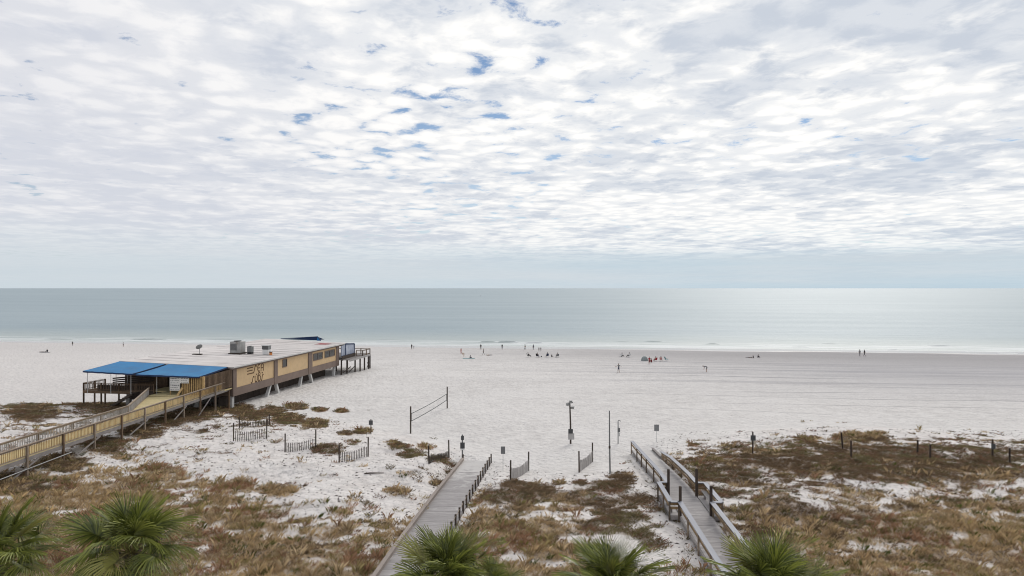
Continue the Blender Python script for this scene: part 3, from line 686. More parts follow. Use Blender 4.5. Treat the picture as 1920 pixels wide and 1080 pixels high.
# ------------------------------------------------------------------ entrance walkway, raised over the dune
def build_walkway():
    E = thing('entrance_walkway', 'raised wooden walkway with yellowed deck and baluster railings leading to the restaurant', 'walkway', (-41.3, 60, 0))
    ox, oy = -41.3, 60
    RR = [(-40.35, 43.0), (-40.1, 70.0), (-39.62, 95.4)]
    LL = [(-42.95, 43.0), (-42.45, 75.5), (-47.3, 88.9)]
    Z = 3.0
    def rx(Y): return float(np.interp(Y, [p[1] for p in RR], [p[0] for p in RR]))
    def lx(Y): return float(np.interp(Y, [43, 75.5, 87.6], [-42.95, -42.45, -46.8]))
    ys = list(np.arange(43.0, 87.0, 2.44))+[87.6]
    for a, b in zip(ys[:-1], ys[1:]):
        b2 = b-0.015; mb = MB(); vs = [(lx(a)-ox, a-oy, Z), (rx(a)-ox, a-oy, Z), (rx(b2)-ox, b2-oy, Z), (lx(b2)-ox, b2-oy, Z)]
        mb.add(vs+[(v[0], v[1], Z-0.05) for v in vs], [(0, 1, 2, 3), (7, 6, 5, 4), (0, 4, 5, 1), (1, 5, 6, 2), (2, 6, 7, 3), (3, 7, 4, 0)])
        part('deck_panel', mb, YDECK, E)
    part('side_deck_panel', MB().add([(rx(87.7)-ox-0.55, 27.7, Z), (rx(87.7)-ox, 27.7, Z), (rx(95.3)-ox, 35.3, Z), (rx(95.3)-ox-0.30, 35.3, Z)], [(0, 1, 2, 3)]), YDECK, E)
    def railing(name, path, mat_b, label):
        R = link(name, None, E); R['label'] = label
        cum = 0
        for (a, b) in zip(path[:-1], path[1:]):
            a = Vector((a[0]-ox, a[1]-oy)); b = Vector((b[0]-ox, b[1]-oy)); L = (b-a).length; d = (b-a)/L; ang = math.atan2(d.y, d.x)
            part('top_rail', MB().beam((a.x, a.y, Z+1.0), (b.x, b.y, Z+1.0), 0.20, 0.05), W_RAIL, R)
            part('upper_rail', MB().beam((a.x, a.y, Z+0.90), (b.x, b.y, Z+0.90), 0.05, 0.10), W_RAIL, R)
            part('lower_rail', MB().beam((a.x, a.y, Z+0.10), (b.x, b.y, Z+0.10), 0.05, 0.10), W_RAIL, R)
            part('fascia', MB().beam((a.x+0.05*(1 if path is RR else -1), a.y, Z-0.20), (b.x+0.05*(1 if path is RR else -1), b.y, Z-0.20), 0.06, 0.32), W_GREY, R)
            n = int(L/0.205)
            copies(boxmesh('baluster', (0.05, 0.05, 0.78), mat_b), 'baluster', R, [((a.x+d.x*(k+.5)*L/n, a.y+d.y*(k+.5)*L/n, Z+0.50), (0, 0, ang)) for k in range(n)])
            m = max(1, round(L/4.4))
            for k in range(m+1):
                p = a+d*(L*k/m); g = gz(p.x+ox, p.y+oy)-0.4
                if k == m and path.index((round(b.x+ox, 4), round(b.y+oy, 4)) if (round(b.x+ox, 4), round(b.y+oy, 4)) in path else path[-1]) < len(path)-1: continue
                part('post', MB().box((p.x+0.09*(1 if path is RR else -1), p.y, (g+Z+0.97)/2), (0.17, 0.17, Z+0.97-g)), W_RAIL if k % 2 else W_BROWN, R)
        return R
    railing('railing', RR, W_TAN, 'railing on the right side of the walkway')
    railing('railing', LL, W_PALE, 'railing on the left side of the walkway, flaring at the entrance')
    # long braces and a pipe slung below
    for Y in (56.5, 65.0, 73.5, 82, 88.5):
        x = rx(Y)-ox+0.12; g = gz(rx(Y), Y)
        part('brace', MB().beam((x, Y-oy-2.2, g+0.1), (x, Y-oy+1.4, Z-0.4), 0.06, 0.14), W_GREY, E)
    for Y in np.arange(45, 95, 4.4):
        part('cross_beam', MB().beam((lx(Y)-ox, Y-oy, Z-0.22), (rx(Y)-ox, Y-oy, Z-0.22), 0.12, 0.26), W_DARK, E)
    part('pipe', MB().tube([(rx(48)-ox+0.2, 48-oy, 1.95), (rx(62)-ox+0.2, 62-oy, 2.1)], 0.05, 6), METAL, E)
build_walkway()

# ------------------------------------------------------------------ low boardwalk down to the sand
def bw_frame(bw):
    a, b, w = bw; d = (b-a).normalized(); return a, b, w, d, Vector((d.y, -d.x)), math.atan2(d.y, d.x)-math.pi/2
def build_low_boardwalk():
    a, b, w, d, r, ang = bw_frame(BW1); L = (b-a).length
    E = thing('low_boardwalk', 'low grey plank boardwalk with kerb and short posts running down to the sand', 'boardwalk', (a.x, a.y, 0))
    pm = bevel_mesh = boxmesh('plank', (w-0.16, 0.150, 0.045), W_GREYP)
    n = int(L/0.162); xf = []
    for k in range(n):
        p = d*(k+0.5)*0.162 + r*(w/2); Y = a.y+p.y
        sl = (deck1(Y+.2)-deck1(Y-.2))/.4
        xf.append(((p.x, p.y, float(deck1(Y))-0.022+random.uniform(-.004, .004)), (math.atan(sl), 0, ang+random.uniform(-.004, .004))))
    copies(pm, 'plank', E, xf)
    # left kerb: a broad cap board on blocks
    for k in range(9):
        p0 = d*(L*k/9); p1 = d*(L*(k+1)/9-0.01)
        z0, z1 = float(deck1(a.y+p0.y)), float(deck1(a.y+p1.y))
        part('kerb_board', MB().beam((p0.x, p0.y, z0+0.26), (p1.x, p1.y, z1+0.26), 0.24, 0.05).beam((p0.x+0.06, p0.y, z0+0.10), (p1.x+0.06, p1.y, z1+0.10), 0.05, 0.26), W_KERB, E)
        part('stringer', MB().beam((p0.x+r.x*w*0.98, p0.y+r.y*w*0.98, z0-0.1), (p1.x+r.x*w*0.98, p1.y+r.y*w*0.98, z1-0.1), 0.06, 0.22), W_GREY, E)
    p = d*(L-0.1); part('end_post', MB().box((p.x, p.y, float(deck1(a.y+p.y))+0.15), (0.13, 0.13, 0.9)), W_DARK, E)
    # short posts on the right with a slack rope
    tops = []; k = L-0.3
    while k > 2:
        p = d*k + r*(w-0.03); z = float(deck1(a.y+p.y)); tops.append((p.x, p.y, z+0.62))
        part('post', MB().box((p.x, p.y, z+0.18), (0.12, 0.12, 1.05), ang), W_DARK, E); k -= 1.62
    for q, (u, v) in enumerate(zip(tops[:-1], tops[1:])):
        mid = ((u[0]+v[0])/2, (u[1]+v[1])/2, (u[2]+v[2])/2-0.12); part('rope', MB().tube([u, mid, v], 0.022, 5), W_RAIL, E)
W_GREYP = plain('boardwalk_plank', (0.335, 0.315, 0.31), 0.82, 0.20, 6.0, (0.25, 3, 1), 0.3, stain=(0.43, 0.405, 0.39), per_obj=0.10)
W_KERB = plain('kerb_wood', (0.300, 0.255, 0.225), 0.85, 0.16, 5.0, (3, 0.3, 1), 0.25, per_obj=0.08)
def sand_over(m):
    nt = m.node_tree; g = G(nt); p = [n for n in g.N if n.type == 'BSDF_PRINCIPLED'][0]; src = p.inputs['Base Color'].links[0].from_socket
    geo = g.n('ShaderNodeNewGeometry'); sp = g.n('ShaderNodeSeparateXYZ'); g.put(sp.inputs[0], geo.outputs['Position'])
    d = g.M('ADD', g.noise(geo.outputs['Position'], 0.9, 6, 0.68), g.ramp(sp.outputs[1], 52, 67, 0.0, 0.34))
    g.put(p.inputs['Base Color'], g.mix(g.ramp(d, 0.56, 0.78, 0.0, 0.85), src, (0.56, 0.54, 0.52, 1)))
sand_over(W_GREYP)
build_low_boardwalk()

def build_railed_boardwalk():
    a, b, w, d, r, ang = bw_frame(BW2); L = (b-a).length
    E = thing('railed_boardwalk', 'raised grey boardwalk with flat silvery handrails and two viewing bays', 'boardwalk', (a.x, a.y, 0))
    pm = boxmesh('plank', (w-0.10, 0.150, 0.045), W_GREYP); n = int(L/0.162); xf = []
    for k in range(n):
        p = d*(k+0.5)*0.162 + r*(w/2); Y = a.y+p.y; sl = (deck2(Y+.2)-deck2(Y-.2))/.4
        xf.append(((p.x, p.y, float(deck2(Y))-0.022+random.uniform(-.003, .003)), (math.atan(sl), 0, ang+random.uniform(-.003, .003))))
    copies(pm, 'plank', E, xf)
    def P(Y, u, off=0.0, h=0.0):
        k = (Y-a.y)/d.y; p = d*k + r*(w*u+off); return Vector((p.x, p.y, float(deck2(a.y+p.y))+h))
    def run(side, ys, y_end, low_tail=None):
        u = 0.0 if side < 0 else 1.0; nm = 'left' if side < 0 else 'right'
        R = link('railing', None, E); R['label'] = 'flat-topped railing on the %s side of the boardwalk' % nm
        bay0, bay1 = 45.6, 50.2; out = side*0.62
        # path of the rail: straight, out round the bay, straight on
        path = [(31.2, 0), (bay0, 0), (bay0, out), (bay1, out), (bay1, 0), (52.5, 0), (56, 0), (60, 0), (63, 0), (66, 0), (y_end, 0)]
        path = [p for p in path if p[0] <= y_end]
        for (ya, oa), (yb, ob) in zip(path[:-1], path[1:]):
            A = P(ya, u, oa); B = P(yb, u, ob)
            hh = lambda Y: 0.95 if side < 0 else float(np.interp(Y, [31, 60, y_end], [0.95, 0.95, 0.72]))
            za, zb = hh(ya), hh(yb)
            part('cap_rail', MB().beam(A+Vector((0, 0, za)), B+Vector((0, 0, zb)), 0.33, 0.045), W_CAP, R)
            for h in (0.55, 0.84): 
                part('side_board', MB().beam(A+Vector((0, 0, za*h)), B+Vector((0, 0, zb*h)), 0.045, 0.16), W_TANB, R)
            part('fascia', MB().beam(A+Vector((0, 0, -0.14)), B+Vector((0, 0, -0.14)), 0.06, 0.24), W_GREY, R)
            Ls = (B-A).length; m = max(1, round(Ls/3.0))
            for k in range(m+1):
                p = A.lerp(B, k/m); h = za+(zb-za)*k/m; g = gz(p.x+a.x, p.y+a.y)-0.35
                part('post', MB().box((p.x+side*0.07, p.y, (g+p.z+h-0.03)/2), (0.10, 0.12, p.z+h-0.03-g), ang), W_RAIL, R)
        return R
    run(-1, None, 70.2); run(1, None, 65.0)
    part('kerb_board', MB().beam(P(65.2, 1, 0, 0.22), P(70.4, 1, 0, 0.22), 0.22, 0.06).beam(P(65.2, 1, 0, 0.08), P(70.4, 1, 0, 0.08), 0.05, 0.24), W_GREY, E)
    # tall posts at the corners of the bays
    for side, Y, h in ((0.02, 45.7, 1.95), (0.02, 50.0, 1.95), (0.98, 45.7, 2.0), (0.98, 50.0, 2.0)):
        p = P(Y, side); g = gz(p.x+a.x, p.y+a.y)-0.35
        bevel(part('tall_post', MB().box((p.x, p.y, (g+p.z+h)/2), (0.17, 0.17, p.z+h-g), ang), W_DARK, E), 0.015)
    # bay floors and benches
    for side in (-1, 1):
        u = 0 if side < 0 else 1; A = P(45.7, u, side*0.31); B = P(50.1, u, side*0.31)
        part('bay_floor', MB().beam(A+Vector((0, 0, -0.03)), B+Vector((0, 0, -0.03)), 0.58, 0.045), W_GREYP, E)
        part('bench_seat', MB().beam(P(46.0, u, side*0.42, 0.45), P(49.8, u, side*0.42, 0.45), 0.34, 0.05), W_PALE, E)
        for Y in (46.4, 47.9, 49.4): part('bench_leg', MB().box(P(Y, u, side*0.42, 0.21), (0.09, 0.3, 0.42), ang), W_GREY, E)
W_CAP = plain('silver_cap_rail', (0.245, 0.255, 0.29), 0.6, 0.12, 4.0, (4, 0.3, 1), 0.15, per_obj=0.07, spec=0.4)
W_TANB = plain('honey_side_board', (0.24, 0.165, 0.09), 0.8, 0.25, 5.0, (3, 0.4, 1), 0.25, per_obj=0.18)
build_railed_boardwalk()

# ------------------------------------------------------------------ sand fences
def sand_fence(label, pa, pb, ha, hb, slat=0.9, tilt=0.06, mat=None, lift=0.0, gap=0.17):
    """two posts and a run of wired slats; pa, pb are the feet of the posts in the photograph, ha, hb their heights there"""
    mat = mat or W_DARK
    A = at(*pa); B = at(*pb); Ha = ha*A.y/F; Hb = hb*B.y/F
    t = thing('sand_fence', label, 'fence', (A.x, A.y, A.z), 0.0, 'slatted sand fences in the dunes')
    for p, h in ((A, Ha), (B, Hb)):
        q = p-A; part('post', MB().tube([(q.x, q.y, q.z-0.4), (q.x+random.uniform(-.05, .05), q.y, q.z+h)], 0.065, 8), W_DARK, t)
    L = (B-A).length; n = int(L/gap); me = boxmesh('slat', (0.055, 0.025, slat), mat)
    hs = (min(Ha, Hb)*0.66); d = (B-A); ang = math.atan2(d.y, d.x)
    for k in range(1, n):
        f = k/n; x = A.x+d.x*f; y = A.y+d.y*f; z = gz(x, y)
        sag = -0.14*math.sin(math.pi*f)*slat
        link('slat', me, t, (x-A.x, y-A.y, z-A.z+slat/2-0.06+lift+sag+random.uniform(-.03, .03)), (random.uniform(-.05, .05), random.uniform(-tilt, tilt), ang))
    for h in (0.25, 0.8):
        pts = []
        for k in range(9):
            f = k/8; x = A.x+d.x*f; y = A.y+d.y*f; pts.append((x-A.x, y-A.y, gz(x, y)-A.z+slat*h+lift-0.14*math.sin(math.pi*f)*slat))
        part('wire', MB().tube(pts, 0.012, 4), METAL, t)
sand_fence('dark slatted sand fence farthest from the boardwalk, nearest the restaurant stilts', (438, 827), (500, 822), 34, 36, 1.15)
sand_fence('half-hidden slatted sand fence in the brush just behind the one nearest the restaurant', (449, 803), (505, 797), 22, 20, 0.75)
sand_fence('brown slatted sand fence second from the restaurant, on bare sand', (534.5, 848), (592, 841), 35, 35, 1.05)
sand_fence('brown slatted sand fence third from the restaurant, with a leaning post', (636, 867), (690, 856), 32, 36, 1.05)
sand_fence('sagging slatted sand fence half buried in grass left of the low boardwalk end', (804.5, 870), (842, 858), 34, 33, 0.8, 0.22)
W_PALEF = plain('bleached_slat', (0.40, 0.38, 0.365), 0.85, 0.15, 6.0, per_obj=0.15)
sand_fence('pale slatted sand fence just right of the low boardwalk end', (957, 900), (991, 883), 37, 36, 1.1, 0.05, W_PALEF, gap=0.13)
sand_fence('short bent slatted sand fence standing left of the tall bare pole', (1086, 886), (1111, 866), 40, 36, 1.15, 0.16, W_PALEF, gap=0.12)

# ------------------------------------------------------------------ posts, signs and poles
def post_sign(name, label, foot, top, boards, pmat, r=0.05, cat='sign', group=None):
    """boards: (y top, y bottom, width px, dx px, material) in the photograph"""
    A = at(*foot); k = A.y/F; h = (foot[1]-top)*k
    t = thing(name, label, cat, A, 0.0, group)
    part('post', MB().tube([(0, 0, -0.4), (0, 0, h)], r, 8), pmat, t)
    for (y0, y1, w, dx, m) in boards:
        z1 = (foot[1]-y0)*k; z0 = (foot[1]-y1)*k
        bevel(part('sign_board', MB().box((dx*k, -r-0.02, (z0+z1)/2), (w*k, 0.03, z1-z0)), m, t), 0.01)
    return t, k, h
SIGN_D = plain('dark_sign_back', (0.075, 0.078, 0.08), 0.6, 0.15, 4.0); SIGN_G = plain('grey_sign_back', (0.21, 0.215, 0.22), 0.5, 0.12, 4.0, metal=0.3)
post_sign('notice_sign', 'small dark sign on a post at the dune edge left of the volleyball net', (695.5, 814), 786, [(788, 796.5, 7.5, 0, SIGN_D)], W_DARK, 0.055)
post_sign('beach_access_sign', 'grey post with two stacked sign boards at the end of the low boardwalk', (867, 859), 815, [(817, 825, 5.5, 0.3, SIGN_D), (829.5, 841, 8.5, 0.3, SIGN_D), (841.2, 843.5, 7.5, 0.3, WHITE)], SIGN_G, 0.07)
post_sign('notice_sign', 'grey square sign on a thin pale pole right of the low boardwalk', (943.2, 882), 837, [(837, 851, 8, 0, SIGN_G)], PALEM, 0.025)
post_sign('notice_sign', 'grey square sign on a thin pole behind the railed boardwalk end', (1231, 829), 795.5, [(796, 808, 9, 0, SIGN_G)], PALEM, 0.025)
post_sign('notice_sign', 'dark sign on a wooden post at the left edge of the right-hand dune', (1411.5, 852), 810, [(816, 826, 9.5, 0, SIGN_D)], W_DARK, 0.07)
post_sign('notice_sign', 'dark sign on a wooden post at the far right edge of the dune', (1861, 856), 824, [(832, 842, 8, 0.3, SIGN_D)], W_DARK, 0.08)
for lab, x, yb, yt in (('tall leaning bare wooden post on the right-hand dune crest, leftmost there', 1581, 843, 811), ('short bare wooden post just right of the leaning post on the dune', 1596, 857, 826),
                       ('bare wooden post left of a pair in dark brush on the dune', 1720, 851, 825), ('bare wooden post right of a pair in dark brush on the dune', 1744, 861, 833), ('short bare wooden post in brush right of the far right sign', 1893, 868, 840)):
    A = at(x, yb); k = A.y/F; h = (yb-yt)*k
    lean = -0.18 if 'leaning bare' in lab else random.uniform(-.05, .05)
    o = part('wooden_post', MB().tube([(0, 0, -0.5), (lean, 0, h-0.03), (lean, 0, h)], [0.085, 0.08, 0.05], 8), W_DARK); o.location = A
    tag(o, lab, 'post', 'bare posts on the right-hand dune')
A = at(1144, 888); k = A.y/F; h = (888-770)*k
t = thing('tall_pole', 'tall slender bare pole standing in sand between fence and railed boardwalk', 'pole', A)
part('pole', MB().tube([(0, 0, -0.4), (-0.05, 0, h*0.45), (-0.06, 0, h)], [0.075, 0.065, 0.05], 10), METAL, t); part('collar', MB().tube([(-0.05, 0, h*0.40), (-0.05, 0, h*0.44)], 0.09, 10), W_DARK, t)
# light and camera pole with boxes
A = at(1070, 832); k = A.y/F; h = (832-754)*k
t = thing('lamp_pole', 'dark beach pole with floodlights at its top and boxes near its foot', 'pole', A)
part('pole', MB().tube([(0, 0, -0.4), (-0.02, 0, h*0.5), (-0.10, 0, h)], [0.10, 0.09, 0.07], 10), W_DARK, t)
bevel(part('control_box', MB().box((-0.02, -0.16, (832-808)*k), (8.5*k, 0.18, 8*k)), SIGN_D, t), 0.02)
bevel(part('sign_board', MB().box((0.05, -0.10, (832-818)*k), (11.5*k, 0.03, 12*k)), plain('faded_sign', (0.42, 0.41, 0.40), 0.7), t), 0.01)
for dx, dz, rz in ((-0.22, -0.25, 0.4), (0.10, 0.02, 0.0), (0.28, -0.62, -0.5)):
    f = part('floodlight', MB().box((-0.10+dx, -0.10, h+dz), (0.30, 0.26, 0.24), rz), GALV, t); part('visor', MB().box((-0.10+dx, -0.16, h+dz+0.135), (0.34, 0.36, 0.03), rz), METAL, f)
part('cross_arm', MB().beam((-0.4, 0, h-0.12), (0.25, 0, h-0.05), 0.08, 0.08), W_DARK, t)
# shower post
A = at(1159, 832); k = A.y/F; h = (832-790)*k
t = thing('shower_post', 'slim pale beach shower post right of the tall bare pole', 'shower', A)
part('post', MB().box((0, 0, h/2-0.2), (0.13, 0.13, h+0.4)), PALEM, t); part('shower_head', MB().tube([(0, 0, h), (0.02, 0, h+0.12), (0.22, 0, h+0.10), (0.24, 0, h-0.02)], 0.04, 8), METAL, t)
part('valve_box', MB().box((0.07, -0.08, h*0.62), (0.24, 0.12, 0.45)), METAL, t); part('notice', MB().box((0.10, -0.07, h*0.42), (0.2, 0.03, 0.4)), PALEM, t)

# ------------------------------------------------------------------ volleyball net
def volleyball():
    A = at(770, 813); B = at(838.5, 765.5); ka, kb = A.y/F, B.y/F
    t = thing('volleyball_net', 'volleyball net strung slack between two dark posts on the open sand', 'net', A)
    D = B-A
    part('post', MB().tube([(0, 0, -0.5), (0, 0, 51*ka)], 0.085, 10), W_DARK, t); part('post', MB().tube([(D.x, D.y, D.z-0.5), (D.x, D.y, D.z+40.5*kb)], 0.085, 10), W_DARK, t)
    u = D.normalized(); a = u*0.35; b = D-u*0.45
    ta, tb = 36.5*ka, 27.5*kb; ba, bb = 22.5*ka, 16*kb
    def pt(f, v):
        p = a.lerp(b, f); sag = -0.10*math.sin(math.pi*f)
        return Vector((p.x, p.y, D.z*f + (ta+(tb-ta)*f)*v + (ba+(bb-ba)*f)*(1-v) + sag))
    part('top_tape', MB().tube([pt(i/10, 1) for i in range(11)], 0.04, 6), SIGN_D, t); part('bottom_tape', MB().tube([pt(i/10, 0) for i in range(11)], 0.045, 6), SIGN_D, t)
    for f in (0, 1): part('side_rod', MB().tube([pt(f, 0), pt(f, 1)], 0.025, 6), METAL, t)
    net = MB()
    for i in range(1, 40): net.tube([pt(i/40, 0), pt(i/40, 1)], 0.0022, 3)
    for j in range(1, 7): net.tube([pt(i/8, j/7) for i in range(9)], 0.0022, 3)
    part('mesh_netting', net, BLACK, t)
    for f, P0 in ((0, Vector((0, 0, 0))), (1, D)):
        for v in (0, 1):
            e = pt(f, v); part('tie_cord', MB().tube([e, Vector((P0.x, P0.y, e.z+0.05))], 0.012, 4), METAL, t)
volleyball()

# ------------------------------------------------------------------ small finds on the sand
def driftwood(label, pa, pb, r):
    A = at(*pa); B = at(*pb); D = B-A
    o = part('driftwood_branch', MB().tube([(0, 0, r*0.7), D*0.3+Vector((0, 0.05, r)), D*0.65+Vector((0, -0.04, r)), D+Vector((0, 0, r*0.6))], [r, r*0.9, r*0.8, r*0.4], 7), W_DARK); o.location = A
    tag(o, label, 'driftwood')
driftwood('long dark stick lying on the sand left of the low boardwalk', (683, 889), (720, 887.5), 0.06)
driftwood('short dark stick on bare dune sand below the middle fence', (568, 912), (578, 910), 0.06)

# ------------------------------------------------------------------ cabbage palms
FROND_M = None
def palm_materials():
    m, nt, p = new_mat('palm_leaf'); g = G(nt)
    oi = g.n('ShaderNodeObjectInfo'); at_ = g.n('ShaderNodeAttribute'); at_.attribute_name = 'tone'
    c = g.mix(at_.outputs['Fac'], (0.028, 0.048, 0.007, 1), (0.31, 0.335, 0.066, 1))
    c = g.mix(g.ramp(oi.outputs['Random'], 0.86, 1.0, 0, 0.55), c, (0.27, 0.23, 0.08, 1))
    hs = g.n('ShaderNodeHueSaturation'); g.put(hs.inputs['Color'], c); g.put(hs.inputs['Value'], g.M('ADD', 0.75, g.M('MULTIPLY', oi.outputs['Random'], 0.5)))
    g.put(p.inputs['Base Color'], hs.outputs[0]); p.inputs['Roughness'].default_value = 0.42; p.inputs['Specular IOR Level'].default_value = 0.5
    tr = g.n('ShaderNodeBsdfTranslucent'); g.put(tr.inputs[0], hs.outputs[0]); mx = g.n('ShaderNodeMixShader'); mx.inputs[0].default_value = 0.16
    g.L.new(p.outputs[0], mx.inputs[1]); g.L.new(tr.outputs[0], mx.inputs[2])
    out = [n for n in g.N if n.type == 'OUTPUT_MATERIAL'][0]; g.L.new(mx.outputs[0], out.inputs[0]); return m
PALM = palm_materials()
PSTEM = plain('palm_stem', (0.20, 0.17, 0.06), 0.6, 0.2, 4.0); PBARK = plain('palm_bark', (0.15, 0.12, 0.095), 0.9, 0.3, 3.0, bump=0.5)
def fan_mesh(seed, droop):
    """a costapalmate leaf: curved stem along +x, then a folded fan of narrow segments with drooping, splitting tips"""
    R = random.Random(seed); v = []; f = []; tone = []; mi = []
    stem = 0.80+R.uniform(-.12, .15); n = 48; blade = 0.92
    def add(vs, fs, tn, m):
        o = len(v); v.extend([tuple(x) for x in vs]); tone.extend(tn); f.extend([tuple(i+o for i in q) for q in fs]); mi.extend([m]*len(fs))
    # stem
    pts = [Vector((stem*k/5, 0, 0.10*math.sin(k/5*1.6)-0.06*(k/5)**2)) for k in range(6)]
    st = MB().tube(pts, [0.028, 0.024, 0.02, 0.018, 0.016, 0.013], 5); add(st.v, st.f, [0.6]*len(st.v), 1)
    tip = pts[-1]
    for i in range(n):
        s = i/(n-1)*2-1; ang = s*math.radians(138); costa = 0.34*(1-abs(s))        # the midrib runs into the fan
        base = tip + Vector((costa, 0, -0.12*costa)); d = Vector((math.cos(ang), math.sin(ang), 0))
        ln = blade*(0.70+0.30*math.cos(ang*0.62))*(1+R.uniform(-.08, .08)); up = 0.20*abs(s)+0.03*(i % 2)
        side = Vector((-d.y, d.x, 0)); dr = droop*(0.8+R.uniform(-.2, .5)); w = 0.017; tn = R.uniform(0.0, 0.65)
        vs = []; ts = []
        for k, q in enumerate((0.0, 0.35, 0.68, 1.0)):
            p = base + d*(ln*q*(1-0.12*dr*q*q)) + Vector((0, 0, up*math.sin(min(q*1.5, 1)*1.5) - dr*0.55*max(0, q-0.30)**1.6*ln*1.6 - 0.06*q))
            ww = w*(0.55, 1.0, 0.72, 0.06)[k]; fold = 0.010
            vs += [p-side*ww+Vector((0, 0, fold)), p+side*ww+Vector((0, 0, -fold))]; ts += [tn+0.25*q]*2
        add(vs, [(0, 1, 3, 2), (2, 3, 5, 4), (4, 5, 7, 6)], ts, 0)
    me = bpy.data.meshes.new('frond'); me.from_pydata(v, [], f); me.materials.append(PALM); me.materials.append(PSTEM)
    me.polygons.foreach_set('material_index', mi); a = me.attributes.new('tone', 'FLOAT', 'POINT'); a.data.foreach_set('value', tone); me.update(); return me
FANS = [fan_mesh(s, d) for s, d in ((1, 0.75), (2, 0.55), (3, 0.9), (4, 0.35), (5, 0.25))]
def palm(label, px, py, Y, size, nf, seed, spread=1.0, stiff=False):
    R = random.Random(seed); c = atd(px, py, Y); g = gz(c.x, c.y)
    t = thing('palm_tree', label, 'palm tree', (c.x, c.y, g), 0.0, 'cabbage palms in the foreground'); hz = c.z-g
    pts = [(0.12*math.sin(k*0.8+seed), 0.1*math.cos(k*0.7), -0.3+(hz-0.1+0.3)*k/9) for k in range(10)]; pts[-1] = (0, 0, hz-0.1)
    part('trunk', MB().tube(pts, [0.24, 0.20, 0.18, 0.17, 0.17, 0.17, 0.17, 0.18, 0.19, 0.15], 10), PBARK, t, True)
    for k in range(14):
        a = k*2.4; part('boot', MB().beam((0.14*math.cos(a), 0.14*math.sin(a), hz-0.9+0.055*k), (0.30*math.cos(a), 0.30*math.sin(a), hz-0.62+0.055*k), 0.10, 0.03), PBARK, t)
    for k in range(nf):
        az = k*2.39996+R.uniform(-.25, .25); q = (k+0.5)/nf                 # oldest leaves hang, youngest stand
        el = math.radians(82-(118*spread)*q + R.uniform(-9, 9)); s = size*(0.80+0.25*math.sin(q*3.0))*R.uniform(.9, 1.08)
        me = FANS[(3+R.randrange(2)) if (q < 0.35 or stiff and q < 0.75) else R.randrange(3)]
        o = link('frond', me, t, (0.06*math.cos(az), 0.06*math.sin(az), hz), (0, 0, 0)); o.scale = (s, s, s)
        o.rotation_euler = (Matrix.Rotation(az, 3, 'Z') @ Matrix.Rotation(-el, 3, 'Y') @ Matrix.Rotation(R.uniform(-.5, .5), 3, 'X')).to_euler()
palm('green fan palm cut by the left edge of the picture', -8, 1048, 18.6, 0.92, 36, 5, 1.05)
palm('large round-headed green fan palm at the lower left, fully in view', 246, 1034, 19.5, 0.98, 40, 11, 1.05)
palm('green fan palm with upright fronds in front of the low boardwalk', 842, 1098, 18.5, 0.86, 34, 23, 0.68, True)
palm('green fan palm at the bottom edge between the two boardwalks', 1150, 1112, 18.2, 0.82, 32, 31, 0.72, True)
palm('green fan palm at the bottom edge in front of the railed boardwalk', 1446, 1116, 18.0, 0.88, 34, 43, 0.74, True)
palm('small low fan palm tip right of the palm by the low boardwalk', 925, 1112, 19.5, 0.6, 16, 51, 0.9, True)
palm('small fan palm crown at the bottom edge, rightmost of the palms', 1522, 1122, 19.0, 0.68, 18, 61, 0.9, True)

# ------------------------------------------------------------------ dune grass and scrub
GX = np.arange(0, 1921, 120)
GY = np.array([740, 760, 800, 840, 880, 920, 960, 1000, 1040, 1080, 1200])
COVER = np.array([                      # how much of the ground is covered, by place on the dune
 [0, 1, 2, 1, 0, 0, 0, 0, 0, 0, 0, 0, 0, 0, 0, 0, 0],
 [5, 7, 8, 6, 2, 0, 0, 0, 0, 0, 0, 0, 0, 0, 0, 0, 0],
 [5, 4, 5, 5, 5, 3, 0, 0, 0, 0, 0, 0, 0, 1, 0, 0, 0],
 [5, 5, 4, 3, 2, 1.6, 1.5, 1, 0, 0, 0, 5, 6, 7.5, 8.5, 7, 6],
 [6, 5, 5, 3.5, 1.8, 1.5, 1.5, 4, 1, 0, 1.5, 8, 9.5, 9.5, 9.5, 9, 8],
 [9, 8, 9, 7, 4.5, 2, 1.3, 4.5, 6.5, 3.5, 4.5, 7.5, 6, 6, 4.5, 5, 4.5],
 [9.5, 9, 9, 8, 8, 4.5, 4, 7.5, 8, 5, 3.5, 6, 9, 7, 7, 7.5, 8],
 [10, 10, 9.5, 9, 8, 6.5, 7.5, 9, 9, 6, 2.5, 4, 9.5, 8.5, 8, 9, 9],
 [10, 10, 10, 9.5, 8.5, 8, 9, 9, 9.5, 8, 3.5, 6, 8.5, 8, 7.5, 8, 8],
 [9, 9, 9, 9, 8.5, 8, 9, 9, 9, 9, 6, 7, 9, 9, 8, 9, 9],
 [9, 9, 9, 9, 9, 9, 9, 9, 9, 9, 9, 9, 9, 9, 9, 9, 9]], float)/10
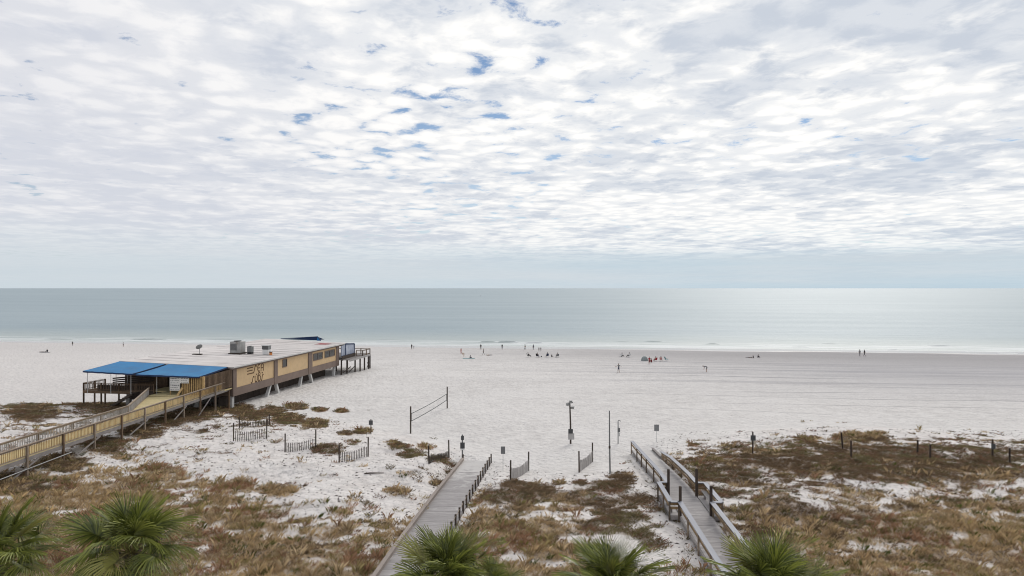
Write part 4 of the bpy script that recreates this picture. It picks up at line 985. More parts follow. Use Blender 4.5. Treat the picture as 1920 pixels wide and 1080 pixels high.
DARK = np.array([                       # straw (0) to dark scrub (1)
 [8, 8, 9, 9, 7, 5, 5, 5, 5, 5, 5, 5, 5, 5, 5, 5, 5],
 [8, 9, 9.5, 9, 7, 5, 5, 5, 5, 5, 5, 5, 5, 5, 5, 5, 5],
 [5, 6, 7, 9, 8, 7, 6, 5, 5, 5, 5, 6, 6, 6, 6, 6, 6],
 [4, 6, 6, 6, 5, 5, 7, 7, 6, 6, 6, 8, 8, 7, 8, 9, 9],
 [3, 4, 4, 4, 4, 4, 5, 7, 7, 7, 7, 8, 8, 8, 8, 8, 7],
 [2.5, 2, 2, 3, 3.5, 3, 4, 6, 7, 7, 8, 8, 8, 6, 6, 6, 5],
 [2.5, 3, 2.5, 3, 3, 4, 4, 5, 5, 6, 8, 8, 7, 5, 5, 4.5, 4],
 [2.5, 2, 3, 3, 2.5, 4, 4, 4, 3, 5, 7, 7, 6, 4, 4, 3, 3],
 [2.5, 2, 3, 3, 2.5, 3.5, 3, 3, 2.5, 3, 5, 6, 4, 3.5, 3.5, 3, 3],
 [3, 2, 3, 3, 3, 3, 3, 3, 3, 3, 4, 5, 4, 3, 3, 3, 3],
 [3, 3, 3, 3, 3, 3, 3, 3, 3, 3, 3, 3, 3, 3, 3, 3, 3]], float)/10
CLUMPS = [  # dark clumps on open sand, some as shade under the walkway: x, y, radius px across, tone
 (615, 843, 30, .8), (590, 795, 26, .8), (648, 812, 13, .75), (680, 808, 16, .6), (770, 850, 26, .95), (752, 838, 20, .8), (735, 830, 14, .7), (798, 838, 14, .5), (823, 860, 20, .9), (848, 870, 14, .8),
 (733, 878, 8, .9), (790, 880, 12, .85), (760, 890, 10, .9), (820, 905, 16, .8), (846, 885, 14, .85), (470, 780, 28, .8), (510, 770, 26, .8), (555, 762, 22, .5), (540, 785, 30, .8), (600, 768, 14, .6), (640, 770, 12, .5), (660, 830, 14, .6),
 (990, 915, 26, .9), (960, 908, 22, .85), (975, 940, 34, .8), (1150, 912, 40, .9), (1168, 896, 26, .85), (1130, 945, 46, .85), (1195, 937, 36, .95), (1140, 985, 46, .85), (1165, 965, 50, .9), (1205, 1000, 34, .8), (1225, 1022, 28, .75), (1000, 925, 50, .8), (940, 930, 40, .85), (1060, 935, 30, .6), (1100, 925, 26, .7), (1090, 905, 14, .7), (1050, 905, 10, .7), (1265, 870, 18, .8),
 (1235, 985, 12, .9), (1285, 1000, 14, .85), (1215, 1030, 14, .6), (1320, 865, 24, .9), (1335, 885, 30, .9), (1345, 925, 30, .75), (1385, 960, 34, .65), (1600, 822, 40, .5), (1640, 820, 30, .5), (1560, 845, 26, .9), (1650, 850, 40, .95), (1720, 855, 40, 1.0), (1770, 865, 30, .95), (1860, 862, 50, .95), (1300, 835, 10, .5), (1510, 825, 24, .5), (1415, 845, 22, .7), (1440, 860, 30, .9), (1520, 870, 40, .9), (1600, 880, 50, .9),
 (690, 945, 12, .5), (745, 920, 26, .4), (660, 935, 14, .5), (640, 960, 26, .35), (520, 920, 34, .25), (440, 910, 40, .25), (300, 885, 45, .2), (260, 905, 45, .3), (60, 772, 50, .85), (230, 757, 60, .95), (170, 760, 30, .95), (320, 790, 30, .9), (390, 775, 30, .95), (450, 768, 30, .9), (40, 905, 60, .8), (120, 868, 50, .85), (200, 835, 45, .9), (265, 808, 40, .9), (355, 782, 30, .95), (410, 770, 24, .95)]  # closing run of clumps added as the dark shade below the entrance walkway
def bilin(G_, px, py):
    x = np.clip(px/120.0, 0, 15.999); i = x.astype(int); fx = x-i
    y = np.interp(py, GY, np.arange(len(GY))); j = np.clip(y.astype(int), 0, len(GY)-2); fy = y-j
    return (G_[j, i]*(1-fx)+G_[j, i+1]*fx)*(1-fy)+(G_[j+1, i]*(1-fx)+G_[j+1, i+1]*fx)*fy
def grow():
    N0 = 170000
    Y = 31+np.sqrt(rng.random(N0))*0+rng.random(N0)*70; X = (rng.random(N0)*2-1)*(0.78*Y+3)
    keep = rng.random(N0) < (0.78*Y+3)/(0.78*101+3); X, Y = X[keep], Y[keep]
    Z = ground_z(X, Y); px = 960+X/Y*F; py = 540+(H-Z)/Y*F
    cov = bilin(COVER, px, py)*np.where(px > 1290, 0.99, 0.92); drk = bilin(DARK, px, py)
    nz = 0.42*fbm(X/2.4, Y/1.4, 61, 3, 0.6)+0.43*fbm(X/0.7, Y/0.5, 66, 3, 0.6)+0.15*fbm(X/7, Y/5, 71, 2)
    bare = sstep(0.62, 0.30, nz+0.0)            # 1 where the plants come first
    p = (0.25*sstep(-0.5, 0.5, cov-(nz-0.27)*2.3)+0.75*sstep(-0.14, 0.26, cov-(nz-0.27)*2.3))*np.clip(cov*1.25, 0, 1)
    for (cx, cy, r, tn) in CLUMPS:
        q = ((px-cx)/r)**2+((py-cy)/(r*0.36))**2
        w = np.exp(-q*1.1)*(0.35+1.3*fbm(X/0.8, Y/0.55, 75, 3, 0.6)); hit = w > 0.30
        p = np.where(hit, np.maximum(p, np.clip(w*1.5, 0, 1)), p); drk = np.where(hit, 0.4*drk+0.6*tn, drk)
    for bw, m in ((BW1, 0.06), (BW2, 0.03)):
        u = bw_u(bw, X, Y); p = np.where((u > -m) & (u < 1+m) & (Y < bw[1].y+1.5), 0, p)
    k = rng.random(len(X)) < p*0.92
    X, Y, Z, drk, px, py = X[k], Y[k], Z[k], drk[k], px[k], py[k]
    return X, Y, Z, np.clip(drk+(rng.random(len(X))-0.5)*0.5+(fbm(X/3, Y/2, 81, 2)-0.5)*0.7, 0, 1), px, py
STRAW = np.array([[0.47, 0.345, 0.19], [0.385, 0.275, 0.155], [0.54, 0.42, 0.26], [0.33, 0.265, 0.125], [0.34, 0.205, 0.125]])
SCRUB = np.array([[0.175, 0.122, 0.075], [0.25, 0.175, 0.108], [0.140, 0.114, 0.062], [0.235, 0.140, 0.090], [0.195, 0.165, 0.085]])
def blade_object(name, X, Y, Z, drk, nb, hmin, hmax, rad, wid, pal, label, lean):
    n = len(X); T = n*nb
    i = np.repeat(np.arange(n), nb)
    sz = np.repeat(0.6+0.8*rng.random(n)**1.5, nb)
    a = rng.random(T)*2*np.pi; r = rad*np.sqrt(rng.random(T))*sz
    bx = X[i]+np.cos(a)*r; by = Y[i]+np.sin(a)*r; bz = ground_z(bx, by)-0.02
    h = (hmin+(hmax-hmin)*rng.random(T))*sz
    la = a+rng.normal(0, 0.9, T); lm = h*(lean+0.5*rng.random(T))
    dx = np.cos(la)*lm+0.10*h; dy = np.sin(la)*lm*0.9
    w = wid*(0.6+0.8*rng.random(T)); wa = rng.random(T)*np.pi
    wx, wy = np.cos(wa)*w, np.sin(wa)*w
    v = np.empty((T, 4, 3))
    v[:, 0] = np.stack([bx-wx, by-wy, bz], -1); v[:, 1] = np.stack([bx+wx, by+wy, bz], -1)
    v[:, 2] = np.stack([bx+dx*0.38+wx*0.8, by+dy*0.38+wy*0.8, bz+h*0.62], -1); v[:, 3] = np.stack([bx+dx, by+dy, bz+h*0.95], -1)
    me = bpy.data.meshes.new(name); me.vertices.add(T*4); me.vertices.foreach_set('co', v.ravel())
    idx = np.arange(T)[:, None]*4; tri = np.concatenate([idx+np.array([0, 1, 2]), idx+np.array([0, 2, 3])], 1).reshape(-1)
    me.loops.add(len(tri)); me.loops.foreach_set('vertex_index', tri.astype(np.int32)); me.polygons.add(len(tri)//3)
    me.polygons.foreach_set('loop_start', np.arange(0, len(tri), 3, dtype=np.int32)); me.update(calc_edges=True)
    pk = np.clip((fbm(X/3.2, Y/2.2, 88, 3, 0.6)-0.28)/0.44*len(pal)+rng.normal(0, 0.75, n), 0, len(pal)-0.01).astype(int)   # kinds grow in patches
    c = pal[pk]*(0.70+0.6*rng.random((n, 1))); c = c[i]*(0.75+0.5*rng.random((T, 1)))
    col = np.ones((T, 4, 4), np.float32); col[:, :, :3] = c[:, None, :]
    at_ = me.attributes.new('tint', 'FLOAT_COLOR', 'POINT'); at_.data.foreach_set('color', col.ravel())
    me.materials.append(GRASSM); o = link(name, me); o['kind'] = 'stuff'; o['label'] = label; o['category'] = 'grass'
    return o
def grass_material():
    m, nt, p = new_mat('dry_grass'); g = G(nt); a = g.n('ShaderNodeAttribute'); a.attribute_name = 'tint'
    g.put(p.inputs['Base Color'], a.outputs['Color']); p.inputs['Roughness'].default_value = 0.8; p.inputs['Specular IOR Level'].default_value = 0.15
    tr = g.n('ShaderNodeBsdfTranslucent'); g.put(tr.inputs[0], a.outputs['Color']); mx = g.n('ShaderNodeMixShader'); mx.inputs[0].default_value = 0.3
    g.L.new(p.outputs[0], mx.inputs[1]); g.L.new(tr.outputs[0], mx.inputs[2])
    out = [n for n in g.N if n.type == 'OUTPUT_MATERIAL'][0]; g.L.new(mx.outputs[0], out.inputs[0]); return m
GRASSM = grass_material()
gX, gY, gZ, gD, gpx, gpy = grow()
isd = gD > 0.55; green = (~isd) & (rng.random(len(gX)) < 0.06)
def sel(m): return gX[m], gY[m], gZ[m], gD[m]
blade_object('dune_grass', *sel(~isd & ~green), 26, 0.08, 0.26, 0.26, 0.0085, STRAW, 'straw coloured dry dune grass spread over the sand', 0.45)
blade_object('dune_scrub', *sel(isd), 28, 0.06, 0.21, 0.28, 0.0095, SCRUB, 'dark brown low scrub matting the dunes', 0.8)
GREENS = np.array([[0.10, 0.115, 0.035], [0.15, 0.15, 0.05], [0.18, 0.165, 0.055]])
blade_object('green_grass', *sel(green), 24, 0.12, 0.36, 0.22, 0.009, GREENS, 'yellowish green grass tufts among the straw', 0.3)
tall = (~isd) & (rng.random(len(gX)) < 0.12)
blade_object('sea_oats', *sel(tall), 12, 0.30, 0.60, 0.10, 0.006, STRAW, 'tall thin sea oats standing above the dune grass', 0.25)
# how thick the plants stand, handed to the ground's material as an attribute
def cover_attribute():
    cell = 0.35; x0, y0 = -85.0, 28.0; nx, ny = int(170/cell), int(78/cell)
    H_, D_ = np.zeros((ny, nx)), np.zeros((ny, nx)); ix = ((gX-x0)/cell).astype(int); iy = ((gY-y0)/cell).astype(int)
    ok = (ix >= 0) & (ix < nx) & (iy >= 0) & (iy < ny); np.add.at(H_, (iy[ok], ix[ok]), 1.0); np.add.at(D_, (iy[ok], ix[ok]), gD[ok])
    def blur(A, n=2):
        for _ in range(n):
            A = (np.roll(A, 1, 0)+2*A+np.roll(A, -1, 0))/4; A = (np.roll(A, 1, 1)+2*A+np.roll(A, -1, 1))/4
        return A
    Hb, Db = blur(H_), blur(D_); Dn = np.where(Hb > 1e-4, Db/np.maximum(Hb, 1e-4), 0.4)
    me = ground.data; n = len(me.vertices); co = np.empty(n*3); me.vertices.foreach_get('co', co); co = co.reshape(-1, 3)
    fx = np.clip((co[:, 0]-x0)/cell, 0, nx-1); fy = np.clip((co[:, 1]-y0)/cell, 0, ny-1); ins = (co[:, 0] > x0) & (co[:, 0] < x0+170) & (co[:, 1] > y0) & (co[:, 1] < y0+78)
    jx, jy = fx.astype(int), fy.astype(int)
    c = np.where(ins, np.clip(Hb[jy, jx]/(cell*cell*13), 0, 1.2), 0.0); d = np.where(ins, Dn[jy, jx], 0.4)
    for nm, v in (('cover', c), ('scrub', d)):
        a = me.attributes.new(nm, 'FLOAT', 'POINT'); a.data.foreach_set('value', v.astype(np.float32))
cover_attribute()
# bits of dead stem and seed pods scattered on bare dune sand
def litter():
    n = 34000; Y = 38+rng.random(n)*52; X = (rng.random(n)*2-1)*0.78*Y; Z = ground_z(X, Y); px = 960+X/Y*F; py = 540+(H-Z)/Y*F
    cov = bilin(COVER, px, py); keep = (cov > 0.10) & (rng.random(n) < 0.25+0.75*fbm(X/4, Y/3, 85, 2))
    for bw in (BW1, BW2): u = bw_u(bw, X, Y); keep &= ~((u > -0.08) & (u < 1.08))
    X, Y, Z = X[keep], Y[keep], Z[keep]; n = len(X); mb_v = []; 
    s = 0.012+0.05*rng.random(n)**3; a = rng.random(n)*np.pi; l = s*(1.2+2.5*rng.random(n))
    ux, uy = np.cos(a)*l, np.sin(a)*l; vx, vy = -np.sin(a)*s, np.cos(a)*s
    v = np.stack([np.stack([X-ux, Y-uy, Z], -1), np.stack([X+vx, Y+vy, Z-0.01], -1), np.stack([X+ux, Y+uy, Z], -1), np.stack([X-vx, Y-vy, Z-0.01], -1), np.stack([X, Y, Z+s*1.3], -1)], 1)
    T = np.array([[0, 3, 4], [3, 2, 4], [2, 1, 4], [1, 0, 4]]); tri = (np.arange(n)[:, None, None]*5+T[None]).reshape(-1)
    me = bpy.data.meshes.new('plant_litter'); me.vertices.add(n*5); me.vertices.foreach_set('co', v.ravel()); me.loops.add(len(tri)); me.loops.foreach_set('vertex_index', tri.astype(np.int32))
    me.polygons.add(len(tri)//3); me.polygons.foreach_set('loop_start', np.arange(0, len(tri), 3, dtype=np.int32)); me.update(calc_edges=True)
    me.materials.append(W_DARK); o = link('plant_litter', me); o['kind'] = 'stuff'; o['label'] = 'dark bits of dead stems scattered on bare dune sand'; o['category'] = 'litter'
litter()

# ------------------------------------------------------------------ people on the beach
SKIN = plain('skin', (0.36, 0.22, 0.155), 0.6, 0.08, 6.0, per_obj=0.25)
def cloth(name, c): return plain('cloth_'+name, c, 0.85, 0.12, 5.0)
CL = {k: cloth(k, c) for k, c in dict(black=(0.022, 0.022, 0.026), navy=(0.03, 0.04, 0.085), grey=(0.19, 0.19, 0.20), white=(0.66, 0.66, 0.66), pink=(0.60, 0.33, 0.31), red=(0.30, 0.03, 0.035), maroon=(0.16, 0.03, 0.035), tan=(0.36, 0.26, 0.17), blue=(0.08, 0.14, 0.28), olive=(0.10, 0.11, 0.07), teal=(0.10, 0.27, 0.30)).items()}
HAIR = [plain('dark_hair', (0.018, 0.013, 0.010), 0.6, 0.2, 9.0), plain('brown_hair', (0.07, 0.042, 0.022), 0.6, 0.2, 9.0), plain('fair_hair', (0.26, 0.18, 0.09), 0.6, 0.2, 9.0)]
def pose_joints(pose):
    J = {}
    def both(n, x, y, z): J['L'+n] = Vector((-x, y, z)); J['R'+n] = Vector((x, y, z))
    J['pelvis'] = Vector((0, 0, .94)); J['waist'] = Vector((0, 0, 1.10)); J['chest'] = Vector((0, 0, 1.32)); J['neck'] = Vector((0, 0, 1.46)); J['chin'] = Vector((0, .012, 1.535)); J['head'] = Vector((0, .018, 1.615)); J['crown'] = Vector((0, .012, 1.69)); J['nose'] = Vector((0, .118, 1.605))
    both('hip', .09, 0, .90); both('knee', .10, .02, .49); both('ankle', .105, 0, .09); both('toe', .115, .15, .035)
    both('shoulder', .17, 0, 1.40); both('elbow', .235, -.03, 1.12); both('wrist', .235, .05, .88); both('palm', .235, .07, .81)
    def bendtop(a, pv):
        for k in list(J):
            if k in ('waist', 'chest', 'neck', 'chin', 'head', 'crown', 'nose') or k[1:] in ('shoulder', 'elbow', 'wrist', 'palm'):
                d = J[k]-pv; J[k] = pv + Matrix.Rotation(-a, 3, 'X') @ d
    if pose == 'walk':
        J['Lknee'] = Vector((-.09, .16, .52)); J['Lankle'] = Vector((-.09, .27, .11)); J['Ltoe'] = Vector((-.09, .42, .07)); J['Rknee'] = Vector((.09, -.04, .49)); J['Rankle'] = Vector((.09, -.30, .14)); J['Rtoe'] = Vector((.09, -.17, .035))
        J['Lelbow'] = Vector((-.22, -.12, 1.14)); J['Lwrist'] = Vector((-.21, -.10, .90)); J['Lpalm'] = Vector((-.21, -.08, .83)); J['Relbow'] = Vector((.22, .08, 1.14)); J['Rwrist'] = Vector((.20, .24, .95)); J['Rpalm'] = Vector((.20, .29, .90))
    elif pose == 'arms':
        for s, k in ((-1, 'L'), (1, 'R')): J[k+'elbow'] = Vector((s*.42, .05, 1.26)); J[k+'wrist'] = Vector((s*.66, .10, 1.20)); J[k+'palm'] = Vector((s*.73, .11, 1.18))
        J['Lknee'] = Vector((-.10, .10, .50)); J['Lankle'] = Vector((-.12, .06, .09)); J['Ltoe'] = Vector((-.13, .2, .035)); J['Rankle'] = Vector((.12, -.08, .09)); J['Rtoe'] = Vector((.13, .07, .035))
    elif pose == 'bend':
        bendtop(math.radians(78), Vector((0, 0, .95)))
        for s, k in ((-1, 'L'), (1, 'R')): J[k+'elbow'] = J[k+'shoulder']+Vector((s*.04, .05, -.27)); J[k+'wrist'] = J[k+'elbow']+Vector((0, .03, -.25)); J[k+'palm'] = J[k+'wrist']+Vector((0, .02, -.07))
        J['Lknee'] = Vector((-.10, .08, .50)); J['Rknee'] = Vector((.10, .02, .50)); J['Lankle'] = Vector((-.10, .05, .09)); J['Ltoe'] = Vector((-.10, .2, .035))
    elif pose in ('sit', 'ground'):
        drop = .94-(.42 if pose == 'sit' else .16)
        for k in J: J[k] = J[k]-Vector((0, 0, drop))
        kz = .50 if pose == 'sit' else .42
        for s, k in ((-1, 'L'), (1, 'R')):
            pz = J['pelvis'].z
            J[k+'hip'] = Vector((s*.09, .02, pz-.03)); J[k+'knee'] = Vector((s*.12, .42, kz)); J[k+'ankle'] = Vector((s*.12, .62, .09)); J[k+'toe'] = Vector((s*.13, .76, .05))
            J[k+'elbow'] = J[k+'shoulder']+Vector((s*.07, .10, -.26)); J[k+'wrist'] = J[k+'elbow']+Vector((-s*.06, .22, -.04)); J[k+'palm'] = J[k+'wrist']+Vector((-s*.02, .07, 0))
        bendtop(math.radians(-14 if pose == 'sit' else 12), J['pelvis'].copy())
    elif pose == 'lie':
        for k in J:
            v = J[k]; J[k] = Vector((v.x, -v.z+.9, .12+v.y*.8))
        for s, k in ((-1, 'L'), (1, 'R')): J[k+'toe'] = J[k+'ankle']+Vector((s*.03, .05, .10))
    return J
BONES = [('pelvis', 'waist', 'T'), ('waist', 'chest', 'T'), ('chest', 'neck', 'T'), ('neck', 'chin', 'S'), ('chin', 'head', 'S'), ('head', 'crown', 'S'), ('head', 'nose', 'S')]
for s in 'LR': BONES += [('pelvis', s+'hip', 'B'), (s+'hip', s+'knee', 'B'), (s+'knee', s+'ankle', 'K'), (s+'ankle', s+'toe', 'S'), ('chest', s+'shoulder', 'T'), (s+'shoulder', s+'elbow', 'A'), (s+'elbow', s+'wrist', 'S'), (s+'wrist', s+'palm', 'S')]
RAD = dict(pelvis=.135, waist=.118, chest=.142, neck=.056, chin=.062, head=.094, crown=.066, nose=.018, hip=.088, knee=.058, ankle=.041, toe=.036, shoulder=.066, elbow=.043, wrist=.029, palm=.036)
def body_mesh(pose, long_legs, long_arms):
    J = pose_joints(pose); names = list(J); idx = {n: i for i, n in enumerate(names)}
    vs = [J[n] for n in names]; es = [(idx[a], idx[b]) for a, b, _ in BONES]; rad = [RAD[n if n in RAD else n[1:]] for n in names]
    cls = {n: 'S' for n in names}
    for s, sg in (('L', -1), ('R', 1)):                       # five fingers on each hand
        p = J[s+'palm']; d = (p-J[s+'wrist']).normalized(); side = Vector((1, 0, 0)) if abs(d.x) < .8 else Vector((0, 0, 1))
        for q in range(4):
            b = p+side*(q-1.5)*.019; ln = (.062, .072, .068, .054)[q]; vs += [b+d*ln*.55, b+d*ln+Vector((0, .012, 0))]; rad += [.0085, .007]
            es += [(idx[s+'palm'], len(vs)-2), (len(vs)-2, len(vs)-1)]
        vs += [p-d*.02+side*(-sg)*.045+Vector((0, .03, 0))]; rad += [.009]; es += [(idx[s+'palm'], len(vs)-1)]
    me = bpy.data.meshes.new('person'); me.from_pydata([tuple(v) for v in vs], es, [])
    o = bpy.data.objects.new('tmp', me); COL.objects.link(o)
    m = o.modifiers.new('skin', 'SKIN'); m.use_smooth_shade = True
    sk = me.skin_vertices[0].data if me.skin_vertices else None
    if sk is None:
        bm = bmesh.new(); bm.from_mesh(me); bm.verts.layers.skin.verify(); bm.to_mesh(me); bm.free(); sk = me.skin_vertices[0].data
    for i, r in enumerate(rad): sk[i].radius = (r, r); sk[i].use_root = (i == idx['pelvis'])
    o.modifiers.new('sub', 'SUBSURF').levels = 1
    dg = bpy.context.evaluated_depsgraph_get(); dg.update(); out = bpy.data.meshes.new_from_object(o.evaluated_get(dg)); bpy.data.objects.remove(o)
    # clothing by nearest bone: 0 skin, 1 top, 2 bottoms
    segs = [(J[a], J[b], c) for a, b, c in BONES]; mi = []
    for p in out.polygons:
        c = p.center; best = min(segs, key=lambda sg: (c-sg[0]-(sg[1]-sg[0])*max(0, min(1, (c-sg[0]).dot(sg[1]-sg[0])/max(1e-6, (sg[1]-sg[0]).length_squared)))).length)
        k = best[2]
        mi.append(1 if k == 'T' or (k == 'A') or (long_arms and False) else 2 if k == 'B' or (k == 'K' and long_legs) else 0)
    # the lowest part of the trunk belongs to the shorts
    pv, ch = J['pelvis'], J['waist']
    for i, p in enumerate(out.polygons):
        if mi[i] == 1 and (p.center-pv).dot((ch-pv).normalized()) < .03 and (p.center-pv).length < .25: mi[i] = 2
    out.materials.clear()
    for q in range(3): out.materials.append(None)
    out.polygons.foreach_set('material_index', mi); out.polygons.foreach_set('use_smooth', [True]*len(mi))
    return out, J
BODY = {}
def person(label, px, py, hpx, pose, top, bottom, face=0.0, hair=0, long_legs=True, group='people on the beach', z_off=0.0, hat=None, k_h=None):
    A = at(px, py); hm = {'sit': 1.18, 'ground': .92, 'lie': .4, 'bend': 1.25}.get(pose, 1.71)
    s = (hpx*A.y/F)/hm if k_h is None else k_h
    s = min(max(s, 0.55), 1.12)
    key = (pose, long_legs)
    if key not in BODY: BODY[key] = body_mesh(pose, long_legs, False)
    me, J = BODY[key]; me = me.copy()
    for i, m in enumerate((SKIN, CL[top], CL[bottom])): me.materials[i] = m
    o = link('person', me, None, A+Vector((0, 0, z_off)), (0, 0, face)); o.scale = (s, s, s); tag(o, label, 'person', group)
    h = MB(); c = J['head']; ax = (J['crown']-J['chin']).normalized(); q = ax.to_track_quat('Z', 'Y')
    def hp(u, v):
        th = u*2*math.pi; ph = v*math.radians(100)
        return tuple(c + q @ Vector((.108*math.sin(ph)*math.cos(th), .112*math.sin(ph)*math.sin(th), .02+.118*math.cos(ph))))
    h.quadgrid(hp, 12, 5); part('hair', h, HAIR[hair], o, True)
    if hat:
        b = MB().tube([c+ax*.06, c+ax*.075], .19, 14); b.tube([c+ax*.07, c+ax*.15], [.115, .09], 12); part('hat', b, CL[hat], o)
    return o
def beach_chair(label, px, py, face, fabric, k=1.0, group='low beach chairs'):
    A = at(px, py); t = thing('beach_chair', label, 'chair', A, face, group); t.scale = (k, k, k)
    part('seat', MB().quadgrid(lambda u, v: (-.27+.54*u, -.22+.50*v, .30-.03*math.sin(v*3.1)+.04*v), 4, 4), CL[fabric], t); part('backrest', MB().quadgrid(lambda u, v: (-.27+.54*u, -.24-.24*v, .31+.62*v-.02*math.sin(v*3.1)), 4, 4), CL[fabric], t)
    for s in (-1, 1):
        part('leg', MB().tube([(s*.28, .28, .33), (s*.28, .26, .02), (s*.28, -.30, .02)], .014, 6), PALEM, t); part('leg', MB().tube([(s*.28, -.24, .31), (s*.28, .10, .02)], .014, 6), PALEM, t)
        part('back_frame', MB().tube([(s*.28, -.24, .31), (s*.28, -.49, .94)], .014, 6), PALEM, t); part('armrest', MB().beam((s*.29, -.33, .55), (s*.29, .20, .53), .05, .025), CL['black'], t)
def seated(label, clabel, px, py, top, bottom, face, fabric, hair=0, k=1.0, hat=None):
    beach_chair(clabel, px, py, face, fabric, k); A = at(px, py)
    person(label, px, py, 8, 'sit', top, bottom, face, hair, True, 'people on the beach', 0.0, hat, k)
P_ = math.pi
person('person in black standing at the far left waterline', 136, 648.5, 8, 'stand', 'black', 'black', 0.4)
person('person in white top and dark shorts standing at the waterline left of the restaurant', 231, 650, 8.5, 'stand', 'white', 'black', -0.5, 0, False)
person('person in dark clothes sitting on the sand at the far left', 89, 660.5, 6, 'ground', 'black', 'grey', 1.2)
person('person lying on the sand at the far left beside a seated one', 80, 660.5, 5, 'lie', 'grey', 'black', 1.5, k_h=1.0)
person('adult in black standing alone just right of the restaurant deck', 772, 655, 10, 'stand', 'black', 'black', 2.6)
person('small child beside the adult in black near the restaurant deck', 776, 654.5, 5.5, 'stand', 'navy', 'grey', 1.0, k_h=0.6)
person('person in pink top standing, leftmost of the middle beach group', 864.5, 664, 11, 'stand', 'pink', 'pink', 0.2, 0)
person('person in tan clothes bending down beside the one in pink', 870, 668.5, 8, 'bend', 'tan', 'tan', 1.3, 1, False)
person('person in navy sitting on a pale towel in the middle beach group', 881, 672, 6, 'ground', 'navy', 'navy', -1.2)
person('tall thin person in black at the waterline above the middle group, leftmost of those', 901.5, 655.5, 10.5, 'stand', 'black', 'black', 3.0)
person('person in grey standing with feet apart between waterline and the lying one', 906.8, 666, 12, 'walk', 'grey', 'grey', 1.4)
person('person in dark clothes lying on the sand right of the one in grey', 917, 666.5, 4, 'lie', 'tan', 'black', -1.5, k_h=1.0)
person('person in dark jacket at the waterline, between the thin one and the pair', 941.5, 656, 10.5, 'walk', 'black', 'navy', 2.9)
person('person at the waterline, left of the pair above the seated row', 984.5, 656.5, 11, 'walk', 'olive', 'black', 1.7)
person('person at the waterline, right of the pair above the seated row', 1000, 656.5, 10.5, 'stand', 'navy', 'grey', 0.5)
person('darker of two small children standing above the seated row', 1010.5, 658.5, 6.5, 'stand', 'grey', 'black', 0.3, 1, True, k_h=0.68)
person('paler of two small children standing above the seated row', 1014, 658.5, 6.5, 'stand', 'grey', 'grey', 0.0, 2, True, k_h=0.66)
seated('person in black reclining in a chair, leftmost of the seated row', 'dark low chair under the leftmost of the seated row', 991, 669.5, 'black', 'black', -1.3, 'black')
seated('person in black in a chair, second from left in the seated row', 'dark low chair, second from left in the seated row', 1008, 670, 'black', 'navy', -2.6, 'black')
seated('person in black in a chair, middle of the seated row', 'dark low chair, middle of the seated row', 1026, 669.5, 'navy', 'black', 0.3, 'navy')
person('person crouched low on the sand, second from right in the seated row', 1034, 669.5, 5, 'ground', 'black', 'black', -1.0)
seated('person in black in a chair, rightmost of the seated row', 'pale-framed low chair, rightmost of the seated row', 1045, 670, 'black', 'black', 0.4, 'grey')
person('man with arms held out walking alone on the open sand in the middle', 1160, 699, 17, 'arms', 'grey', 'navy', 0.5, 0, False)
person('person in dark shorts bending down alone on the open sand', 1325.5, 697.5, 14, 'bend', 'grey', 'black', 1.35, 0, False)
person('person leaning back by white chairs, left of the small tent', 1165.5, 669, 7.5, 'ground', 'white', 'black', -0.9)
seated('person with a dark hat sitting in a chair, left of the small tent', 'pale low chair under the person with the dark hat', 1179, 670, 'white', 'black', 0.9, 'white', 0, 1.0, 'black')
beach_chair('empty white low chair standing left of the person leaning back', 1163, 668, 1.1, 'white')
person('person in a red top standing beside the small tent', 1217.5, 683, 14, 'stand', 'red', 'maroon', 0.0, 0, False)
person('person in maroon sitting in front of the small tent', 1222, 680, 8, 'ground', 'maroon', 'maroon', 0.7)
seated('person in a chair right of the one in red', 'red low chair right of the small tent', 1229, 677.5, 'tan', 'maroon', 0.4, 'red')
seated('person in pink in a chair, second right of the tent', 'faded pink low chair, second right of the tent', 1239.5, 677, 'pink', 'tan', -0.4, 'pink')
beach_chair('empty teal low chair, rightmost of the tent group', 1250, 677, -1.3, 'teal', 1.15)
person('dark figure lying on the sand, leftmost of three near the waterline at right', 1404, 671, 3, 'lie', 'grey', 'grey', 1.5, k_h=0.95)
person('dark figure sitting low on the sand, middle of three near the waterline at right', 1413, 671.5, 4, 'ground', 'black', 'black', 1.5, k_h=0.8)
person('person leaning back on the sand, rightmost of three near the waterline at right', 1421, 671, 5.5, 'ground', 'black', 'navy', -1.2, k_h=0.9)
person('person in a long grey coat walking at the right waterline, left of a pair', 1612, 668, 12.5, 'walk', 'grey', 'grey', -0.6, 1)
person('person in black walking at the right waterline, right of a pair', 1621, 668.2, 12.2, 'walk', 'black', 'black', 1.5)
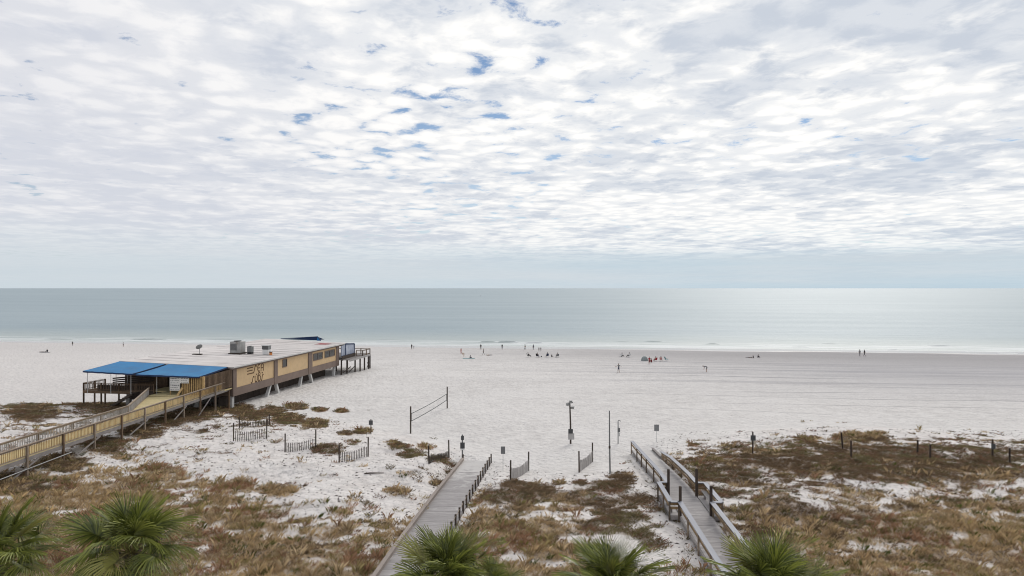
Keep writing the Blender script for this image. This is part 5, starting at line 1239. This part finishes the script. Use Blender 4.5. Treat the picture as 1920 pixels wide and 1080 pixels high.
def towel(label, px, py, w, l, rz, m):
    A = at(px, py); z = lambda x, y: gz(A.x+x, A.y+y)-A.z+.03
    o = part('beach_towel', MB().quadgrid(lambda u, v: ((u-.5)*w, (v-.5)*l, z((u-.5)*w, (v-.5)*l)), 6, 8), CL[m]); o.location = A; tag(o, label, 'towel', 'towels on the sand')
towel('pale grey towel under the person in navy', 879, 672, 3.0, 1.4, 0, 'teal'); towel('dark towel beneath the figures at the far left', 84, 661, 2.6, 1.2, 0, 'grey')
def tent():
    A = at(1208.5, 676.5); k = A.y/F; w, h = 13*k, 8.5*k
    t = thing('beach_tent', 'small grey-green dome beach tent beside the person in red', 'tent', A)
    def f(u, v):
        a = u*math.pi*1.72+0.65; return (w/2*math.cos(a)*math.cos(v*1.45), w*0.42*math.sin(a)*math.cos(v*1.45), h*math.sin(v*1.5708)*0.99)
    part('canopy', MB().quadgrid(f, 20, 8), plain('tent_fabric', (0.22, 0.25, 0.25), 0.7, 0.1, 2.0), t, True)
    for a0 in (0.65, 2.4, 4.2): part('tent_pole', MB().tube([(w/2*math.cos(a0)*math.cos(v*1.45/8), w*.42*math.sin(a0)*math.cos(v*1.45/8), h*math.sin(v/8*1.5708)+.01) for v in range(9)], .02, 5), PALEM, t)
tent()
A = at(1015, 669.5); o = link('beach_ball', None, None, A); tag(o, 'small dark ball on the sand between chairs of the seated row', 'ball')
b = MB(); b.quadgrid(lambda u, v: (.16*math.sin(v*P_)*math.cos(u*2*P_), .16*math.sin(v*P_)*math.sin(u*2*P_), .16-.16*math.cos(v*P_)), 12, 8); part('panel_skin', b, CL['black'], o, True); part('valve', MB().tube([(0, 0, .318), (0, 0, .325)], .012, 6), CL['white'], o)
# marker buoy far out
A = atd(901.5, 555, (H-SEA)*F/15.5); A.z = SEA
t = thing('marker_buoy', 'tiny dark buoy far out on the sea, left of centre', 'buoy', A)
t.scale = (0.55, 0.55, 0.55)
part('float', MB().tube([(0, 0, -.4), (0, 0, .5), (0, 0, .9)], [1.2, 1.2, .5], 12), RED, t); part('mast', MB().tube([(0, 0, .9), (0, 0, 3.6)], [.35, .2], 8), CL['black'], t); part('top_mark', MB().tube([(0, 0, 3.4), (0, 0, 4.4)], [.7, .1], 8), CL['black'], t)
